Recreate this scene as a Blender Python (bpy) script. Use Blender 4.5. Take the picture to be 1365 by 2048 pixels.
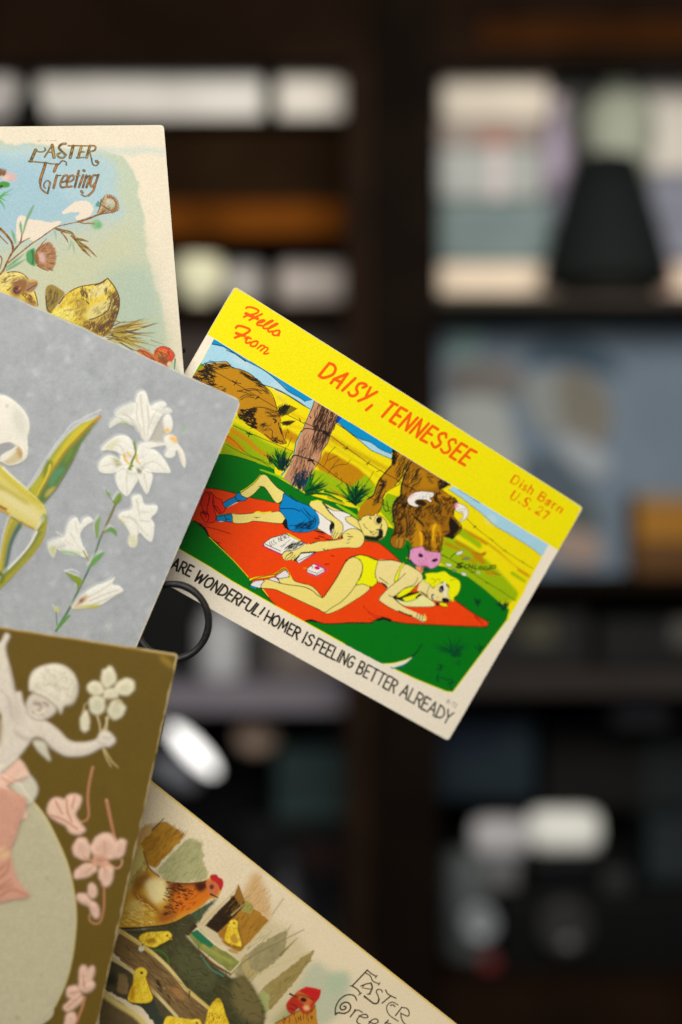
import bpy, bmesh, math, random
import numpy as np
from mathutils import Vector, Matrix

random.seed(7); RNG = np.random.default_rng(11)
scene = bpy.context.scene
for o in list(bpy.data.objects): bpy.data.objects.remove(o, do_unlink=True)
COL = scene.collection

# ------------------------------------------------------------------ camera, light, exposure
CAM_H = 1.40
LENS, SENSOR = 50.0, 36.0
K = SENSOR / LENS / 2048.0             # tangent per photo pixel (full height = 2048)
FOCUS = 0.489
cam_d = bpy.data.cameras.new('view'); cam = bpy.data.objects.new('view', cam_d); COL.objects.link(cam)
cam_d.lens = LENS; cam_d.sensor_width = SENSOR; cam_d.sensor_fit = 'AUTO'
cam_d.clip_start = 0.02; cam_d.clip_end = 60
cam.location = (0, 0, CAM_H); cam.rotation_euler = (math.radians(90), 0, 0)
cam_d.dof.use_dof = True; cam_d.dof.focus_distance = FOCUS; cam_d.dof.aperture_fstop = 3.6
scene.camera = cam

world = bpy.data.worlds.new('World'); scene.world = world; world.use_nodes = True
bgn = world.node_tree.nodes['Background']
bgn.inputs[0].default_value = (0.80, 0.90, 1.0, 1); bgn.inputs[1].default_value = 0.06

def area(name, loc, target, sx, sy, power, color):
    l = bpy.data.lights.new(name, 'AREA'); l.shape = 'RECTANGLE'; l.size = sx; l.size_y = sy
    l.energy = power; l.color = color
    o = bpy.data.objects.new(name, l); COL.objects.link(o)
    o.location = loc
    o.rotation_euler = (Vector(target) - Vector(loc)).to_track_quat('-Z', 'Y').to_euler()
    return o
# soft shop window light from above and behind the photographer, on the cards
area('window_light', (-0.06, -0.36, CAM_H + 0.64), (0.0, 0.48, CAM_H + 0.03), 0.90, 0.60, 18.2, (1.0, 0.955, 0.88))
# unseen area light above the cards, added to brighten the cabinet
area('cabinet_fill', (0.35, 0.62, CAM_H + 0.56), (0.2, 2.5, CAM_H + 0.12), 1.4, 0.42, 29.5, (1.0, 0.96, 0.90))

vs = scene.view_settings
scene.display_settings.display_device = 'sRGB'
vs.view_transform = 'Standard'; vs.look = 'None'; vs.exposure = 0.0; vs.gamma = 1.0; vs.use_curve_mapping = False
scene.render.engine = 'CYCLES'
scene.cycles.use_denoising = True
scene.cycles.max_bounces = 6; scene.cycles.diffuse_bounces = 3; scene.cycles.glossy_bounces = 3
scene.cycles.transmission_bounces = 4; scene.cycles.transparent_max_bounces = 4
scene.render.film_transparent = False

# ------------------------------------------------------------------ helpers
def W(px, py, D):
    """photo pixel at depth D -> world point"""
    return Vector((K * (px - 682.5) * D, D, CAM_H - K * (py - 1024.0) * D))

def s2l(c):
    c = np.asarray(c, dtype=np.float64) / 255.0
    return np.where(c <= 0.04045, c / 12.92, ((c + 0.055) / 1.055) ** 2.4)

def tag(o, label, cat, group=None, kind=None):
    o['label'] = label; o['category'] = cat
    if group: o['group'] = group
    if kind: o['kind'] = kind
    return o

def empty(name, loc, label, cat, group=None):
    o = bpy.data.objects.new(name, None); COL.objects.link(o); o.location = loc
    o.empty_display_size = 0.02
    return tag(o, label, cat, group)

def link_mesh(name, me, mat, parent=None):
    o = bpy.data.objects.new(name, me); COL.objects.link(o)
    if mat is not None: me.materials.append(mat)
    if parent is not None:
        o.parent = parent
        o.matrix_parent_inverse = Matrix.Translation(-parent.location)
    return o

_mats = {}
def mat(name, rgb, rough=0.5, metal=0.0, var=0.12, scale=30.0, spec=0.4, emit=0.0, alpha=None, trans=0.0):
    key = (name, tuple(rgb))
    if key in _mats: return _mats[key]
    m = bpy.data.materials.new(name); m.use_nodes = True
    nt = m.node_tree; b = nt.nodes['Principled BSDF']
    lin = np.clip(rgb, 0, 1)
    tc = nt.nodes.new('ShaderNodeTexCoord'); nz = nt.nodes.new('ShaderNodeTexNoise')
    nz.inputs['Scale'].default_value = scale; nz.inputs['Detail'].default_value = 4
    nt.links.new(tc.outputs['Object'], nz.inputs['Vector'])
    rp = nt.nodes.new('ShaderNodeValToRGB')
    rp.color_ramp.elements[0].position = 0.3; rp.color_ramp.elements[1].position = 0.72
    rp.color_ramp.elements[0].color = (*(lin * (1 - var)), 1)
    rp.color_ramp.elements[1].color = (*np.clip(lin * (1 + var), 0, 1), 1)
    nt.links.new(nz.outputs['Fac'], rp.inputs['Fac'])
    nt.links.new(rp.outputs['Color'], b.inputs['Base Color'])
    b.inputs['Roughness'].default_value = rough; b.inputs['Metallic'].default_value = metal
    b.inputs['Specular IOR Level'].default_value = spec
    b.inputs['Transmission Weight'].default_value = trans
    if emit > 0:
        b.inputs['Emission Color'].default_value = (*lin, 1); b.inputs['Emission Strength'].default_value = emit
    _mats[key] = m
    return m

# ------------------------------------------------------------------ printed cards: numpy press
FR = dict(A=(340,560,.32234), B=(740,760,.32234), C=(340,900,.26374), D=(640,960,.29304), E=(320,1080,.23443),
          F=(600,1180,.29304), G=(0,230,.29304), H=(0,580,.3663), I=(0,960,.32234), J=(0,1240,.27839), K=(0,1600,.27839),
          L=(180,1540,.32234), M=(520,1640,.32234), n=(470,590,.10256), p=(620,710,.12454), q=(1000,930,.10989),
          r=(350,700,.19048), s=(550,770,.19048), t=(730,880,.16850), u=(380,930,.16117), v=(560,970,.17582),
          w=(490,1100,.19048), x=(690,1080,.19048), y=(860,980,.19048), z=(760,1200,.21978), a=(40,270,.16117),
          b=(0,320,.19048), c=(0,530,.27839), d=(80,760,.23443), e=(0,780,.21484), f=(640,1900,.20513), o=(0,0,1.0))
def P(txt):
    """'u 1,2 3,4 v 5,6' -> sketch points in tracing units, a letter switches the tracing sheet"""
    out = []; fr = FR['o']
    for tok in txt.split():
        if tok in FR: fr = FR[tok]; continue
        a, b = tok.split(',')
        out.append((fr[0] + float(a) * fr[2], fr[1] + float(b) * fr[2]))
    return np.array(out, dtype=np.float64)
def SC(fr): return FR[fr][2]

def catmull(pts, closed, n=6):
    pts = np.asarray(pts); m = len(pts)
    if m < 3: return pts
    if closed: q = np.vstack([pts[-1], pts, pts[0], pts[1]]); segs = m
    else: q = np.vstack([2*pts[0]-pts[1], pts, 2*pts[-1]-pts[-2]]); segs = m - 1
    t = np.linspace(0, 1, n, endpoint=False)[:, None]
    out = []
    for i in range(segs):
        p0, p1, p2, p3 = q[i], q[i+1], q[i+2], q[i+3]
        out.append(0.5*((2*p1) + (-p0+p2)*t + (2*p0-5*p1+4*p2-p3)*t**2 + (-p0+3*p1-3*p2+p3)*t**3))
    out = np.vstack(out)
    if not closed: out = np.vstack([out, pts[-1]])
    return out

def box1(a, r, ax):
    if r < 1: return a
    pad = [(0,0),(0,0)]; pad[ax] = (r+1, r)
    c = np.cumsum(np.pad(a, pad, mode='edge'), axis=ax)
    w = 2*r+1
    if ax == 0: return (c[w:] - c[:-w]) / w
    return (c[:, w:] - c[:, :-w]) / w
def blur(a, sig):
    r = int(round(sig * 0.98))
    if sig > 0.3 and r < 1: r = 1
    for _ in range(2 if sig < 1.5 else 3):
        a = box1(box1(a, r, 0), r, 1)
    return a

def vnoise(ny, nx, cell, seed, octv=3):
    rg = np.random.default_rng(seed); out = np.zeros((ny, nx)); amp = 1.0; tot = 0
    for o in range(octv):
        gy, gx = int(ny/cell)+3, int(nx/cell)+3
        g = rg.random((gy, gx))
        y = np.arange(ny)/cell; x = np.arange(nx)/cell
        iy = y.astype(int); ix = x.astype(int)
        fy = (y-iy)[:, None]; fx = (x-ix)[None, :]
        fy = fy*fy*(3-2*fy); fx = fx*fx*(3-2*fx)
        out += amp*((g[iy][:, ix]*(1-fx) + g[iy][:, ix+1]*fx)*(1-fy) + (g[iy+1][:, ix]*(1-fx) + g[iy+1][:, ix+1]*fx)*fy)
        tot += amp; amp *= .5; cell = max(cell/2, 1.01)
    return out/tot - 0.5

def homography(src, dst):
    A = []; b = []
    for (x, y), (u, v) in zip(src, dst):
        A.append([x, y, 1, 0, 0, 0, -u*x, -u*y]); b.append(u)
        A.append([0, 0, 0, x, y, 1, -v*x, -v*y]); b.append(v)
    h = np.linalg.solve(np.array(A, float), np.array(b, float))
    return np.append(h, 1).reshape(3, 3)

EMB = 0.6                              # overall depth of the embossing
class Card:
    """A postcard: a real rectangle in space (TL,TR,BR,BL), its printed face a fine sheet of coloured, embossed vertices."""
    def __init__(self, quad, d_tl, u0, v1, step, paper, gain):
        self.gain = gain
        r = [np.array([K*(x-682.5), 1.0, -K*(y-1024.0)]) for x, y in quad]
        M = np.array([r[1], -r[2], r[3]]).T            # d1 r1 - d2 r2 + d3 r3 = d0 r0
        d = np.linalg.solve(M, d_tl*r[0])
        self.P = [Vector((d_tl*r[0]).tolist()), Vector((d[0]*r[1]).tolist()), Vector((d[1]*r[2]).tolist()), Vector((d[2]*r[3]).tolist())]
        for p in self.P: p.z += CAM_H
        self.U = self.P[1]-self.P[0]; self.V = self.P[3]-self.P[0]
        self.N = self.V.cross(self.U).normalized()
        if self.N.y > 0: self.N = -self.N
        print('CARD', [round(p.y, 4) for p in self.P], 'size mm', round(self.U.length*1000, 1), round(self.V.length*1000, 1),
              'angle', round(math.degrees(self.U.angle(self.V)), 1))
        self.u0, self.v1 = u0, v1
        self.lu, self.lv = self.U.length, self.V.length
        px = 0.000165
        self.nx = int(self.lu*(1-u0)/px/step); self.ny = int(self.lv*v1/px/step)
        self.cell = step                               # drawing units per grid cell
        self.Hm = homography(quad, [(0, 0), (1, 0), (1, 1), (0, 1)])
        self.col = np.zeros((self.ny, self.nx, 3)); self.col[:] = self.c(paper)
        self.h = np.zeros((self.ny, self.nx)); self.reg = np.zeros((self.ny, self.nx), np.int8)
        self.clip = None
        self.bend = lambda u, v: 0.0*u
    def c(self, rgb): return np.clip(s2l(rgb)/self.gain, 0, 0.93)
    def g(self, pts):
        pts = np.asarray(pts, float)
        q = np.c_[pts, np.ones(len(pts))] @ self.Hm.T
        u = q[:, 0]/q[:, 2]; v = q[:, 1]/q[:, 2]
        return np.c_[(u-self.u0)/(1-self.u0)*(self.nx-1), v/self.v1*(self.ny-1)]
    # masks -------------------------------------------------------------
    def mpoly(self, pts, smooth=False, soft=0.0):
        if isinstance(pts, str): pts = P(pts)
        if smooth: pts = catmull(pts, True)
        q = self.g(pts); m = int(3*soft/self.cell)+3
        x0 = max(int(q[:, 0].min())-m, 0); x1 = min(int(q[:, 0].max())+m+1, self.nx)
        y0 = max(int(q[:, 1].min())-m, 0); y1 = min(int(q[:, 1].max())+m+1, self.ny)
        if x1 <= x0 or y1 <= y0: return None
        h, w = y1-y0, x1-x0
        diff = np.zeros((h, w+1), np.int32)
        a = q; b = np.roll(q, -1, 0)
        for (ax, ay), (bx, by) in zip(a, b):
            if ay == by: continue
            if ay > by: ax, ay, bx, by = bx, by, ax, ay
            ra = max(int(math.ceil(ay)), y0); rb = min(int(math.ceil(by)), y1)
            if rb <= ra: continue
            rows = np.arange(ra, rb)
            xs = ax + (rows-ay)*(bx-ax)/(by-ay)
            xi = np.clip(np.ceil(xs).astype(int)-x0, 0, w)
            np.add.at(diff, (rows-y0, xi), 1)
        k = (np.cumsum(diff, 1)[:, :w] & 1).astype(np.float64)
        if soft > 0: k = blur(k, soft/self.cell)
        return k, (y0, y1, x0, x1)
    def mstroke(self, pts, r0, r1=None, smooth=True, rm=None, soft=0.0):
        if isinstance(pts, str): pts = P(pts)
        if smooth: pts = catmull(pts, False, 5)
        q = self.g(pts); n = len(q)
        if r1 is None: r1 = r0
        t = np.linspace(0, 1, n)
        if rm is None: rad = r0 + (r1-r0)*t
        else: rad = np.where(t < .5, r0+(rm-r0)*2*t, rm+(r1-rm)*(2*t-1))
        rad = rad/self.cell; m = rad.max()+2+3*soft/self.cell
        x0 = max(int(q[:, 0].min()-m), 0); x1 = min(int(q[:, 0].max()+m)+2, self.nx)
        y0 = max(int(q[:, 1].min()-m), 0); y1 = min(int(q[:, 1].max()+m)+2, self.ny)
        if x1 <= x0 or y1 <= y0: return None
        k = np.zeros((y1-y0, x1-x0))
        for i in range(n-1):
            (ax, ay), (bx, by) = q[i], q[i+1]; mm = max(rad[i], rad[i+1])+2
            xa = max(int(min(ax, bx)-mm), x0); xb = min(int(max(ax, bx)+mm)+2, x1)
            ya = max(int(min(ay, by)-mm), y0); yb = min(int(max(ay, by)+mm)+2, y1)
            if xb <= xa or yb <= ya: continue
            X = np.arange(xa, xb)[None, :]; Y = np.arange(ya, yb)[:, None]
            dx, dy = bx-ax, by-ay; L = dx*dx+dy*dy+1e-9
            tt = np.clip(((X-ax)*dx+(Y-ay)*dy)/L, 0, 1)
            dist = np.sqrt((X-ax-tt*dx)**2+(Y-ay-tt*dy)**2)
            mk = np.clip(rad[i]+(rad[i+1]-rad[i])*tt-dist+.5, 0, 1)
            s = k[ya-y0:yb-y0, xa-x0:xb-x0]; np.maximum(s, mk, out=s)
        if soft > 0: k = blur(k, soft/self.cell)
        return k, (y0, y1, x0, x1)
    def mell(self, cx, cy, rx, ry, rot=0, soft=0.0):
        t = np.linspace(0, 2*math.pi, 28, endpoint=False); c, s = math.cos(math.radians(rot)), math.sin(math.radians(rot))
        x = rx*np.cos(t); y = ry*np.sin(t)
        return self.mpoly(np.c_[cx+c*x-s*y, cy+s*x+c*y], False, soft)
    # painting ----------------------------------------------------------
    def lay(self, mk, rgb, alpha=1.0, var=0.0, vcell=8, h=0.0, hsoft=0.0, rgb2=None, reg=None, rag=0.0, rcell=7, sharp=2.2):
        if mk is None: return
        k, (y0, y1, x0, x1) = mk
        if rag:
            nz = vnoise(k.shape[0], k.shape[1], rcell/self.cell, int(RNG.integers(1e9)), 4)
            k = np.clip((k-.5+nz*rag*2*np.clip(k*6, 0, 1))*sharp+.5, 0, 1)
        if self.clip is not None: k = k*self.clip[y0:y1, x0:x1]
        if rgb is not None:
            c = self.c(rgb)
            a = (k*alpha)[:, :, None]
            if rgb2 is not None or var:
                nz = vnoise(k.shape[0], k.shape[1], vcell/self.cell, int(RNG.integers(1e9)))[:, :, None]
                if rgb2 is not None: c = c + (self.c(rgb2)-c)*np.clip(nz*2.2+.5, 0, 1)
                else: c = c*(1+var*2*nz)
            s = self.col[y0:y1, x0:x1]; s[:] = s*(1-a)+c*a
        if h:
            kk = blur(k, hsoft/self.cell) if hsoft > 0 else k
            self.h[y0:y1, x0:x1] += EMB*h*kk*np.minimum(1, k*1.5)
        if reg is not None:
            self.reg[y0:y1, x0:x1][k > .5] = reg
    def poly(self, pts, rgb, smooth=False, soft=0.0, **kw): self.lay(self.mpoly(pts, smooth, soft), rgb, **kw)
    def spoly(self, pts, rgb, soft=0.0, **kw): self.lay(self.mpoly(pts, True, soft), rgb, **kw)
    def line(self, pts, rgb, r0, r1=None, smooth=True, rm=None, soft=0.0, **kw): self.lay(self.mstroke(pts, r0, r1, smooth, rm, soft), rgb, **kw)
    def ell(self, fr, cx, cy, rx, ry, rgb, rot=0, soft=0.0, **kw):
        f = FR[fr]; self.lay(self.mell(f[0]+cx*f[2], f[1]+cy*f[2], rx*f[2], ry*f[2], rot, soft), rgb, **kw)
    def lines(self, txt, rgb, r0, r1=None, rm=None, **kw):
        """several strokes: 'fr; ~x,y x,y ; x,y x,y' , ~ = smooth"""
        parts = txt.split(';'); fr = parts[0].strip()
        for p in parts[1:]:
            p = p.strip()
            if not p: continue
            sm = '~' in p; p = p.replace('~', '')
            w = 1.0
            if p[0] == '*': w = float(p[1:p.index('*', 1)]); p = p[p.index('*', 1)+1:]
            p = p.strip()
            self.line(fr+' '+p, rgb, r0*w, None if r1 is None else r1*w, smooth=sm, rm=None if rm is None else rm*w, **kw)
    def hatch(self, poly, n, ang, length, r, rgb, spread=12, curve=.15, alpha=1.0, flow=None):
        """n short pen strokes scattered in a polygon"""
        if isinstance(poly, str): poly = P(poly)
        lo = poly.min(0); hi = poly.max(0); k = 0; tries = 0
        while k < n and tries < n*30:
            tries += 1
            p = lo+RNG.random(2)*(hi-lo)
            if not inside(p, poly): continue
            k += 1
            a = math.radians((flow(p) if flow else ang)+RNG.normal()*spread); l = length*(.6+.8*RNG.random())
            d = np.array([math.cos(a), math.sin(a)]); nn = np.array([-d[1], d[0]])
            pts = np.array([p-d*l/2, p+nn*l*curve*RNG.normal()*.6, p+d*l/2])
            self.line(pts, rgb, r*.6, r*.35, rm=r, alpha=alpha)
    def text(self, s, p0, p1, up, r, rgb, gap=2.2, space=4.0, thin=None, **kw):
        p0 = np.array(p0, float); p1 = np.array(p1, float); up = np.array(up, float)
        wid = []
        for ch in s: wid.append(space if ch == ' ' else FONT[ch][0])
        tot = sum(wid)+gap*(len(s)-1)
        ux = (p1-p0)/tot; x = 0
        for ch, w in zip(s, wid):
            if ch != ' ':
                for sm, pts in FONT[ch][1]:
                    pts = np.array(pts)+RNG.normal(size=(len(pts), 2))*.12
                    q = p0+(pts[:, :1]+x)*ux+pts[:, 1:]/10*up
                    self.line(q, rgb, r*(.92+.16*RNG.random()), smooth=sm, **kw)
            x += w+gap
    # mesh --------------------------------------------------------------
    def point(self, u, v): return self.P[0]+self.U*u+self.V*v
    def build(self, name, label, corner=0.0016, thick=0.0004, parts=('printed_front',), base=None, stock_rgb=(0.62, 0.57, 0.46), rough=0.45, coat=0.0, spec=0.4, wear=1.0):
        root = empty(name, self.point(.5, 1.0), label, 'postcard')
        n = self.N
        # paper body
        def outline():
            pts = []
            for (cu, cv, a0) in ((1, 0, -90), (1, 1, 0), (0, 1, 90), (0, 0, 180)):
                for a in np.linspace(a0, a0+90, 7):
                    pts.append(((cu*self.lu)+(-1 if cu else 1)*corner+corner*math.cos(math.radians(a)),
                                (cv*self.lv)+(-1 if cv else 1)*corner+corner*math.sin(math.radians(a))))
            return pts
        ru, rv = self.U/self.lu, self.V/self.lv
        G = 16
        bm = bmesh.new()
        ring = outline()
        # subdivide ring edges so the body can follow the bend
        dense = []
        for i, p in enumerate(ring):
            q = ring[(i+1) % len(ring)]; L = math.dist(p, q); k = max(1, int(L/0.006))
            for j in range(k): dense.append((p[0]+(q[0]-p[0])*j/k, p[1]+(q[1]-p[1])*j/k))
        def pos(x, y, off):
            b = float(self.bend(np.array(x/self.lu), np.array(y/self.lv)))
            return self.P[0]+ru*x+rv*y+n*(b-off)
        f = [bm.verts.new(pos(x, y, 0.00003)) for x, y in dense]
        bk = [bm.verts.new(pos(x, y, thick)) for x, y in dense]
        m = len(dense)
        for i in range(m): bm.faces.new((f[i], f[(i+1) % m], bk[(i+1) % m], bk[i]))
        for loop, off in ((f, 0.00003), (bk, thick)):
            cx = bm.verts.new(pos(self.lu/2, self.lv/2, off))
            inner = [bm.verts.new(pos(self.lu/2+(x-self.lu/2)*.5, self.lv/2+(y-self.lv/2)*.5, off)) for x, y in dense]
            for i in range(m):
                j = (i+1) % m
                bm.faces.new((loop[i], loop[j], inner[j], inner[i])); bm.faces.new((inner[i], inner[j], cx))
        bmesh.ops.recalc_face_normals(bm, faces=bm.faces)
        me = bpy.data.meshes.new('card_stock'); bm.to_mesh(me); bm.free()
        link_mesh('card_stock', me, mat('card_paper', stock_rgb, rough=.75, var=.06, scale=400), root)
        # printed face, rubbed along its rim
        nx, ny = self.nx, self.ny
        uu = (self.u0+(1-self.u0)*np.arange(nx)/(nx-1))*self.lu; vv = self.v1*np.arange(ny)/(ny-1)*self.lv
        dist = np.minimum(np.minimum(uu, self.lu-uu)[None, :], np.minimum(vv, self.lv-vv)[:, None])
        dc = np.hypot(np.minimum(uu, self.lu-uu)[None, :], np.minimum(vv, self.lv-vv)[:, None])
        nz = vnoise(ny, nx, 22, int(RNG.integers(1e9)), 4)
        rub = np.clip((wear*.00022*(1+3.2*nz)+wear*.0005*np.clip(1-dc/.006, 0, 1)-dist)/.00012, 0, 1)[:, :, None]*.75
        self.col = self.col*(1-rub)+np.array(stock_rgb)*1.05*rub
        u = self.u0+(1-self.u0)*np.arange(nx)/(nx-1); v = self.v1*np.arange(ny)/(ny-1)
        col, h, reg = self.col, self.h, self.reg
        if self.u0 > 0:
            u = np.r_[0, u]; col = np.concatenate([col[:, :1], col], 1); h = np.concatenate([h[:, :1], h], 1); reg = np.concatenate([reg[:, :1], reg], 1)
        if self.v1 < 1:
            v = np.r_[v, 1]; col = np.concatenate([col, col[-1:]], 0); h = np.concatenate([h, h[-1:]], 0); reg = np.concatenate([reg, reg[-1:]], 0)
        ny, nx = h.shape
        UU, VV = np.meshgrid(u, v)
        off = self.bend(UU, VV)+h*0.001
        p0 = np.array(self.P[0]); cu = np.array(self.U); cv = np.array(self.V); nn = np.array(n)
        co = p0+UU[..., None]*cu+VV[..., None]*cv+off[..., None]*nn
        X = UU*self.lu; Y = VV*self.lv
        cx = np.clip(np.abs(X-self.lu/2)-(self.lu/2-corner), 0, None); cy = np.clip(np.abs(Y-self.lv/2)-(self.lv/2-corner), 0, None)
        ok = (cx**2+cy**2) <= corner**2
        okq = ok[:-1, :-1] & ok[1:, :-1] & ok[:-1, 1:] & ok[1:, 1:]
        idx = np.arange(ny*nx).reshape(ny, nx)
        Q = np.stack([idx[:-1, :-1], idx[1:, :-1], idx[1:, 1:], idx[:-1, 1:]], -1)
        rq = reg[:-1, :-1]
        pm = print_material(rough, coat, spec)
        for k, pname in enumerate(parts):
            sel = okq & (rq == k)
            F = Q[sel]
            if len(F) == 0: continue
            used = np.zeros(ny*nx, bool); used[F.ravel()] = True
            remap = np.cumsum(used)-1
            vc = co.reshape(-1, 3)[used]; cc = np.ones((len(vc), 4)); cc[:, :3] = col.reshape(-1, 3)[used]
            F = remap[F]
            me = bpy.data.meshes.new(pname)
            me.vertices.add(len(vc)); me.vertices.foreach_set('co', vc.astype(np.float32).ravel())
            nf = len(F)
            me.loops.add(nf*4); me.loops.foreach_set('vertex_index', F.astype(np.int32).ravel())
            me.polygons.add(nf); me.polygons.foreach_set('loop_start', np.arange(0, nf*4, 4, dtype=np.int32))
            me.polygons.foreach_set('loop_total', np.full(nf, 4, np.int32))
            me.update(calc_edges=True)
            me.polygons.foreach_set('use_smooth', np.ones(nf, bool))
            at = me.color_attributes.new('ink', 'FLOAT_COLOR', 'POINT')
            at.data.foreach_set('color', cc.astype(np.float32).ravel())
            if (Vector(me.polygons[0].normal)).dot(n) < 0: me.flip_normals()
            link_mesh(pname, me, pm, root)
        return root

def inside(p, poly):
    x, y = p; c = False; j = len(poly)-1
    for i in range(len(poly)):
        xi, yi = poly[i]; xj, yj = poly[j]
        if (yi > y) != (yj > y) and x < (xj-xi)*(y-yi)/(yj-yi+1e-12)+xi: c = not c
        j = i
    return c

_pm = {}
def print_material(rough, coat, spec):
    k = (rough, coat, spec)
    if k in _pm: return _pm[k]
    m = bpy.data.materials.new('printed_paper'); m.use_nodes = True
    nt = m.node_tree; b = nt.nodes['Principled BSDF']
    a = nt.nodes.new('ShaderNodeAttribute'); a.attribute_name = 'ink'
    tc = nt.nodes.new('ShaderNodeTexCoord'); nz = nt.nodes.new('ShaderNodeTexNoise')
    nz.inputs['Scale'].default_value = 2100; nz.inputs['Detail'].default_value = 3
    nt.links.new(tc.outputs['Object'], nz.inputs['Vector'])
    mr = nt.nodes.new('ShaderNodeMapRange'); mr.inputs[1].default_value = .3; mr.inputs[2].default_value = .7
    mr.inputs[3].default_value = .92; mr.inputs[4].default_value = 1.08
    nt.links.new(nz.outputs['Fac'], mr.inputs[0])
    mx = nt.nodes.new('ShaderNodeMix'); mx.data_type = 'RGBA'; mx.blend_type = 'MULTIPLY'; mx.inputs[0].default_value = 1.0
    nt.links.new(a.outputs['Color'], mx.inputs[6]); nt.links.new(mr.outputs[0], mx.inputs[7])
    nt.links.new(mx.outputs[2], b.inputs['Base Color'])
    bp = nt.nodes.new('ShaderNodeBump'); bp.inputs['Strength'].default_value = .12; bp.inputs['Distance'].default_value = .0002
    n2 = nt.nodes.new('ShaderNodeTexNoise'); n2.inputs['Scale'].default_value = 900; n2.inputs['Detail'].default_value = 2
    nt.links.new(tc.outputs['Object'], n2.inputs['Vector']); nt.links.new(n2.outputs['Fac'], bp.inputs['Height'])
    nt.links.new(bp.outputs['Normal'], b.inputs['Normal'])
    b.inputs['Roughness'].default_value = rough; b.inputs['Specular IOR Level'].default_value = spec
    b.inputs['Coat Weight'].default_value = coat; b.inputs['Coat Roughness'].default_value = .25
    _pm[k] = m
    return m

# hand-lettering: single-stroke capitals, 10 units high
_F = dict(
A='7|0,0 3.4,10 7,0;1.4,3.6 5.7,3.6', B='6|0,0 0,10;~0,10 3.8,9.6 5,7.6 3.5,5.6 0,5.3;~0,5.3 4,5.2 6,2.9 4.5,.5 0,0',
D='6.5|0,0 0,10;~0,10 4,9 6.4,5.5 5,1.6 0,0', E='5|5,10 0,10 0,0 5,0;0,5.2 4,5.2', F='5|5.2,10 0,10 0,0;0,5.2 4,5.2',
G='6.5|~6,8.6 3.5,10 .8,8 0,4.5 1.4,.9 4,0 6,1.6;6,1.6 6.2,4.6 3.6,4.6', H='6|0,0 0,10;6,0 6,10;0,5 6,5', I='.8|.4,0 .4,10',
L='5|0,10 0,0 5,0', M='8|0,0 1,10 4,2.4 7,10 8,0', N='6.4|0,0 0,10 6.2,0 6.4,10',
O='7|~3.5,10 .6,8 0,5 .8,1.6 3.4,0 6,1.6 6.9,5 6.2,8.2 3.5,10', R='6|0,0 0,10;~0,10 4,9.8 5.5,7.6 4,5.4 0,4.8;2.5,5 6,0',
S='5.6|~5.5,8.6 3.5,10 1,9 .6,7 2.8,5.4 5.3,3.8 5.3,1.4 3,0 0,1.2', T='6.4|0,10 6.4,10;3.2,10 3.1,0',
U='6.2|~0,10 0,3.6 1,.8 3.2,0 5.4,.8 6.2,3.6 6.2,10', W='9|0,10 2,0 4.4,8 6.6,0 9,10', Y='6|0,10 3,5;6,10 3,5 2.6,0',
C='6|~6,8.4 3.5,10 .8,8 0,5 .8,1.6 3.5,0 6,1.6', P='5.6|0,0 0,10;~0,10 4.4,9.8 5.6,7.4 4.2,5 0,4.6')
_F['.'] = '.8|.3,0 .5,.4'; _F['2'] = '5|~.3,8 2.4,10 4.6,8.4 3.6,5 0,0;0,0 5,0'; _F['7'] = '5|0,10 5,10 1.6,0'; _F['-'] = '3|0,5 3,5'
_F['!'] = '1|.5,10 .4,3.2;.3,.5 .4,0'
FONT = {}
for ch, d in _F.items():
    w, body = d.split('|')
    st = []
    for p in body.split(';'):
        sm = p[0] == '~'; p = p.lstrip('~')
        st.append((sm, [tuple(float(q) for q in t.split(',')) for t in p.split()]))
    FONT[ch] = (float(w), st)
# ------------------------------------------------------------------ shop cabinet behind, out of focus
BG = 0.92                                             # light level at the cabinet
def bmat(name, rgb, rough=.6, **kw):
    kw.setdefault('spec', .12)
    return mat(name, np.clip(s2l(rgb)/BG, 0.0003, .9), rough=rough, scale=9, **kw)

def bm_obj(name, bm, m, parent=None, smooth=False):
    bmesh.ops.recalc_face_normals(bm, faces=bm.faces)
    me = bpy.data.meshes.new(name); bm.to_mesh(me); bm.free()
    if smooth: me.polygons.foreach_set('use_smooth', [True]*len(me.polygons))
    return link_mesh(name, me, m, parent)

def bevel_box(lo, hi, bev):
    bm = bmesh.new(); bmesh.ops.create_cube(bm, size=1.0)
    for v in bm.verts:
        v.co = Vector([(lo[i]+hi[i])/2+v.co[i]*(hi[i]-lo[i]) for i in range(3)])
    if bev > 0: bmesh.ops.bevel(bm, geom=list(bm.edges), offset=bev, segments=2, profile=.6, affect='EDGES', clamp_overlap=True)
    return bm

def span(px, D, depth):
    x0, y0, x1, y1 = px; a = W(x0, y1, D); b = W(x1, y0, D)
    return (a.x, D, a.z), (b.x, D+depth, b.z)

def slab(name, px, D, depth, m, parent=None, bev=.004, smooth=False):
    lo, hi = span(px, D, depth); return bm_obj(name, bevel_box(lo, hi, bev), m, parent, smooth)

def lathe(name, cx, cy, D, prof, m, parent=None, n=28, rot=None):
    """prof: (radius px, y px) pairs from top to bottom"""
    bm = bmesh.new(); s = K*D; rings = []
    for r, y in prof:
        z = CAM_H-K*(y-1024)*D
        rings.append([bm.verts.new((K*(cx-682.5)*D+r*s*math.cos(t), D+r*s*math.sin(t), z)) for t in np.linspace(0, 2*math.pi, n, endpoint=False)])
    for a, b in zip(rings, rings[1:]):
        for i in range(n): bm.faces.new((a[i], a[(i+1) % n], b[(i+1) % n], b[i]))
    bm.faces.new(rings[0]); bm.faces.new(list(reversed(rings[-1])))
    return bm_obj(name, bm, m, parent, True)

def base(px, D): a = W((px[0]+px[2])/2, px[3], D); return a

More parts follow.
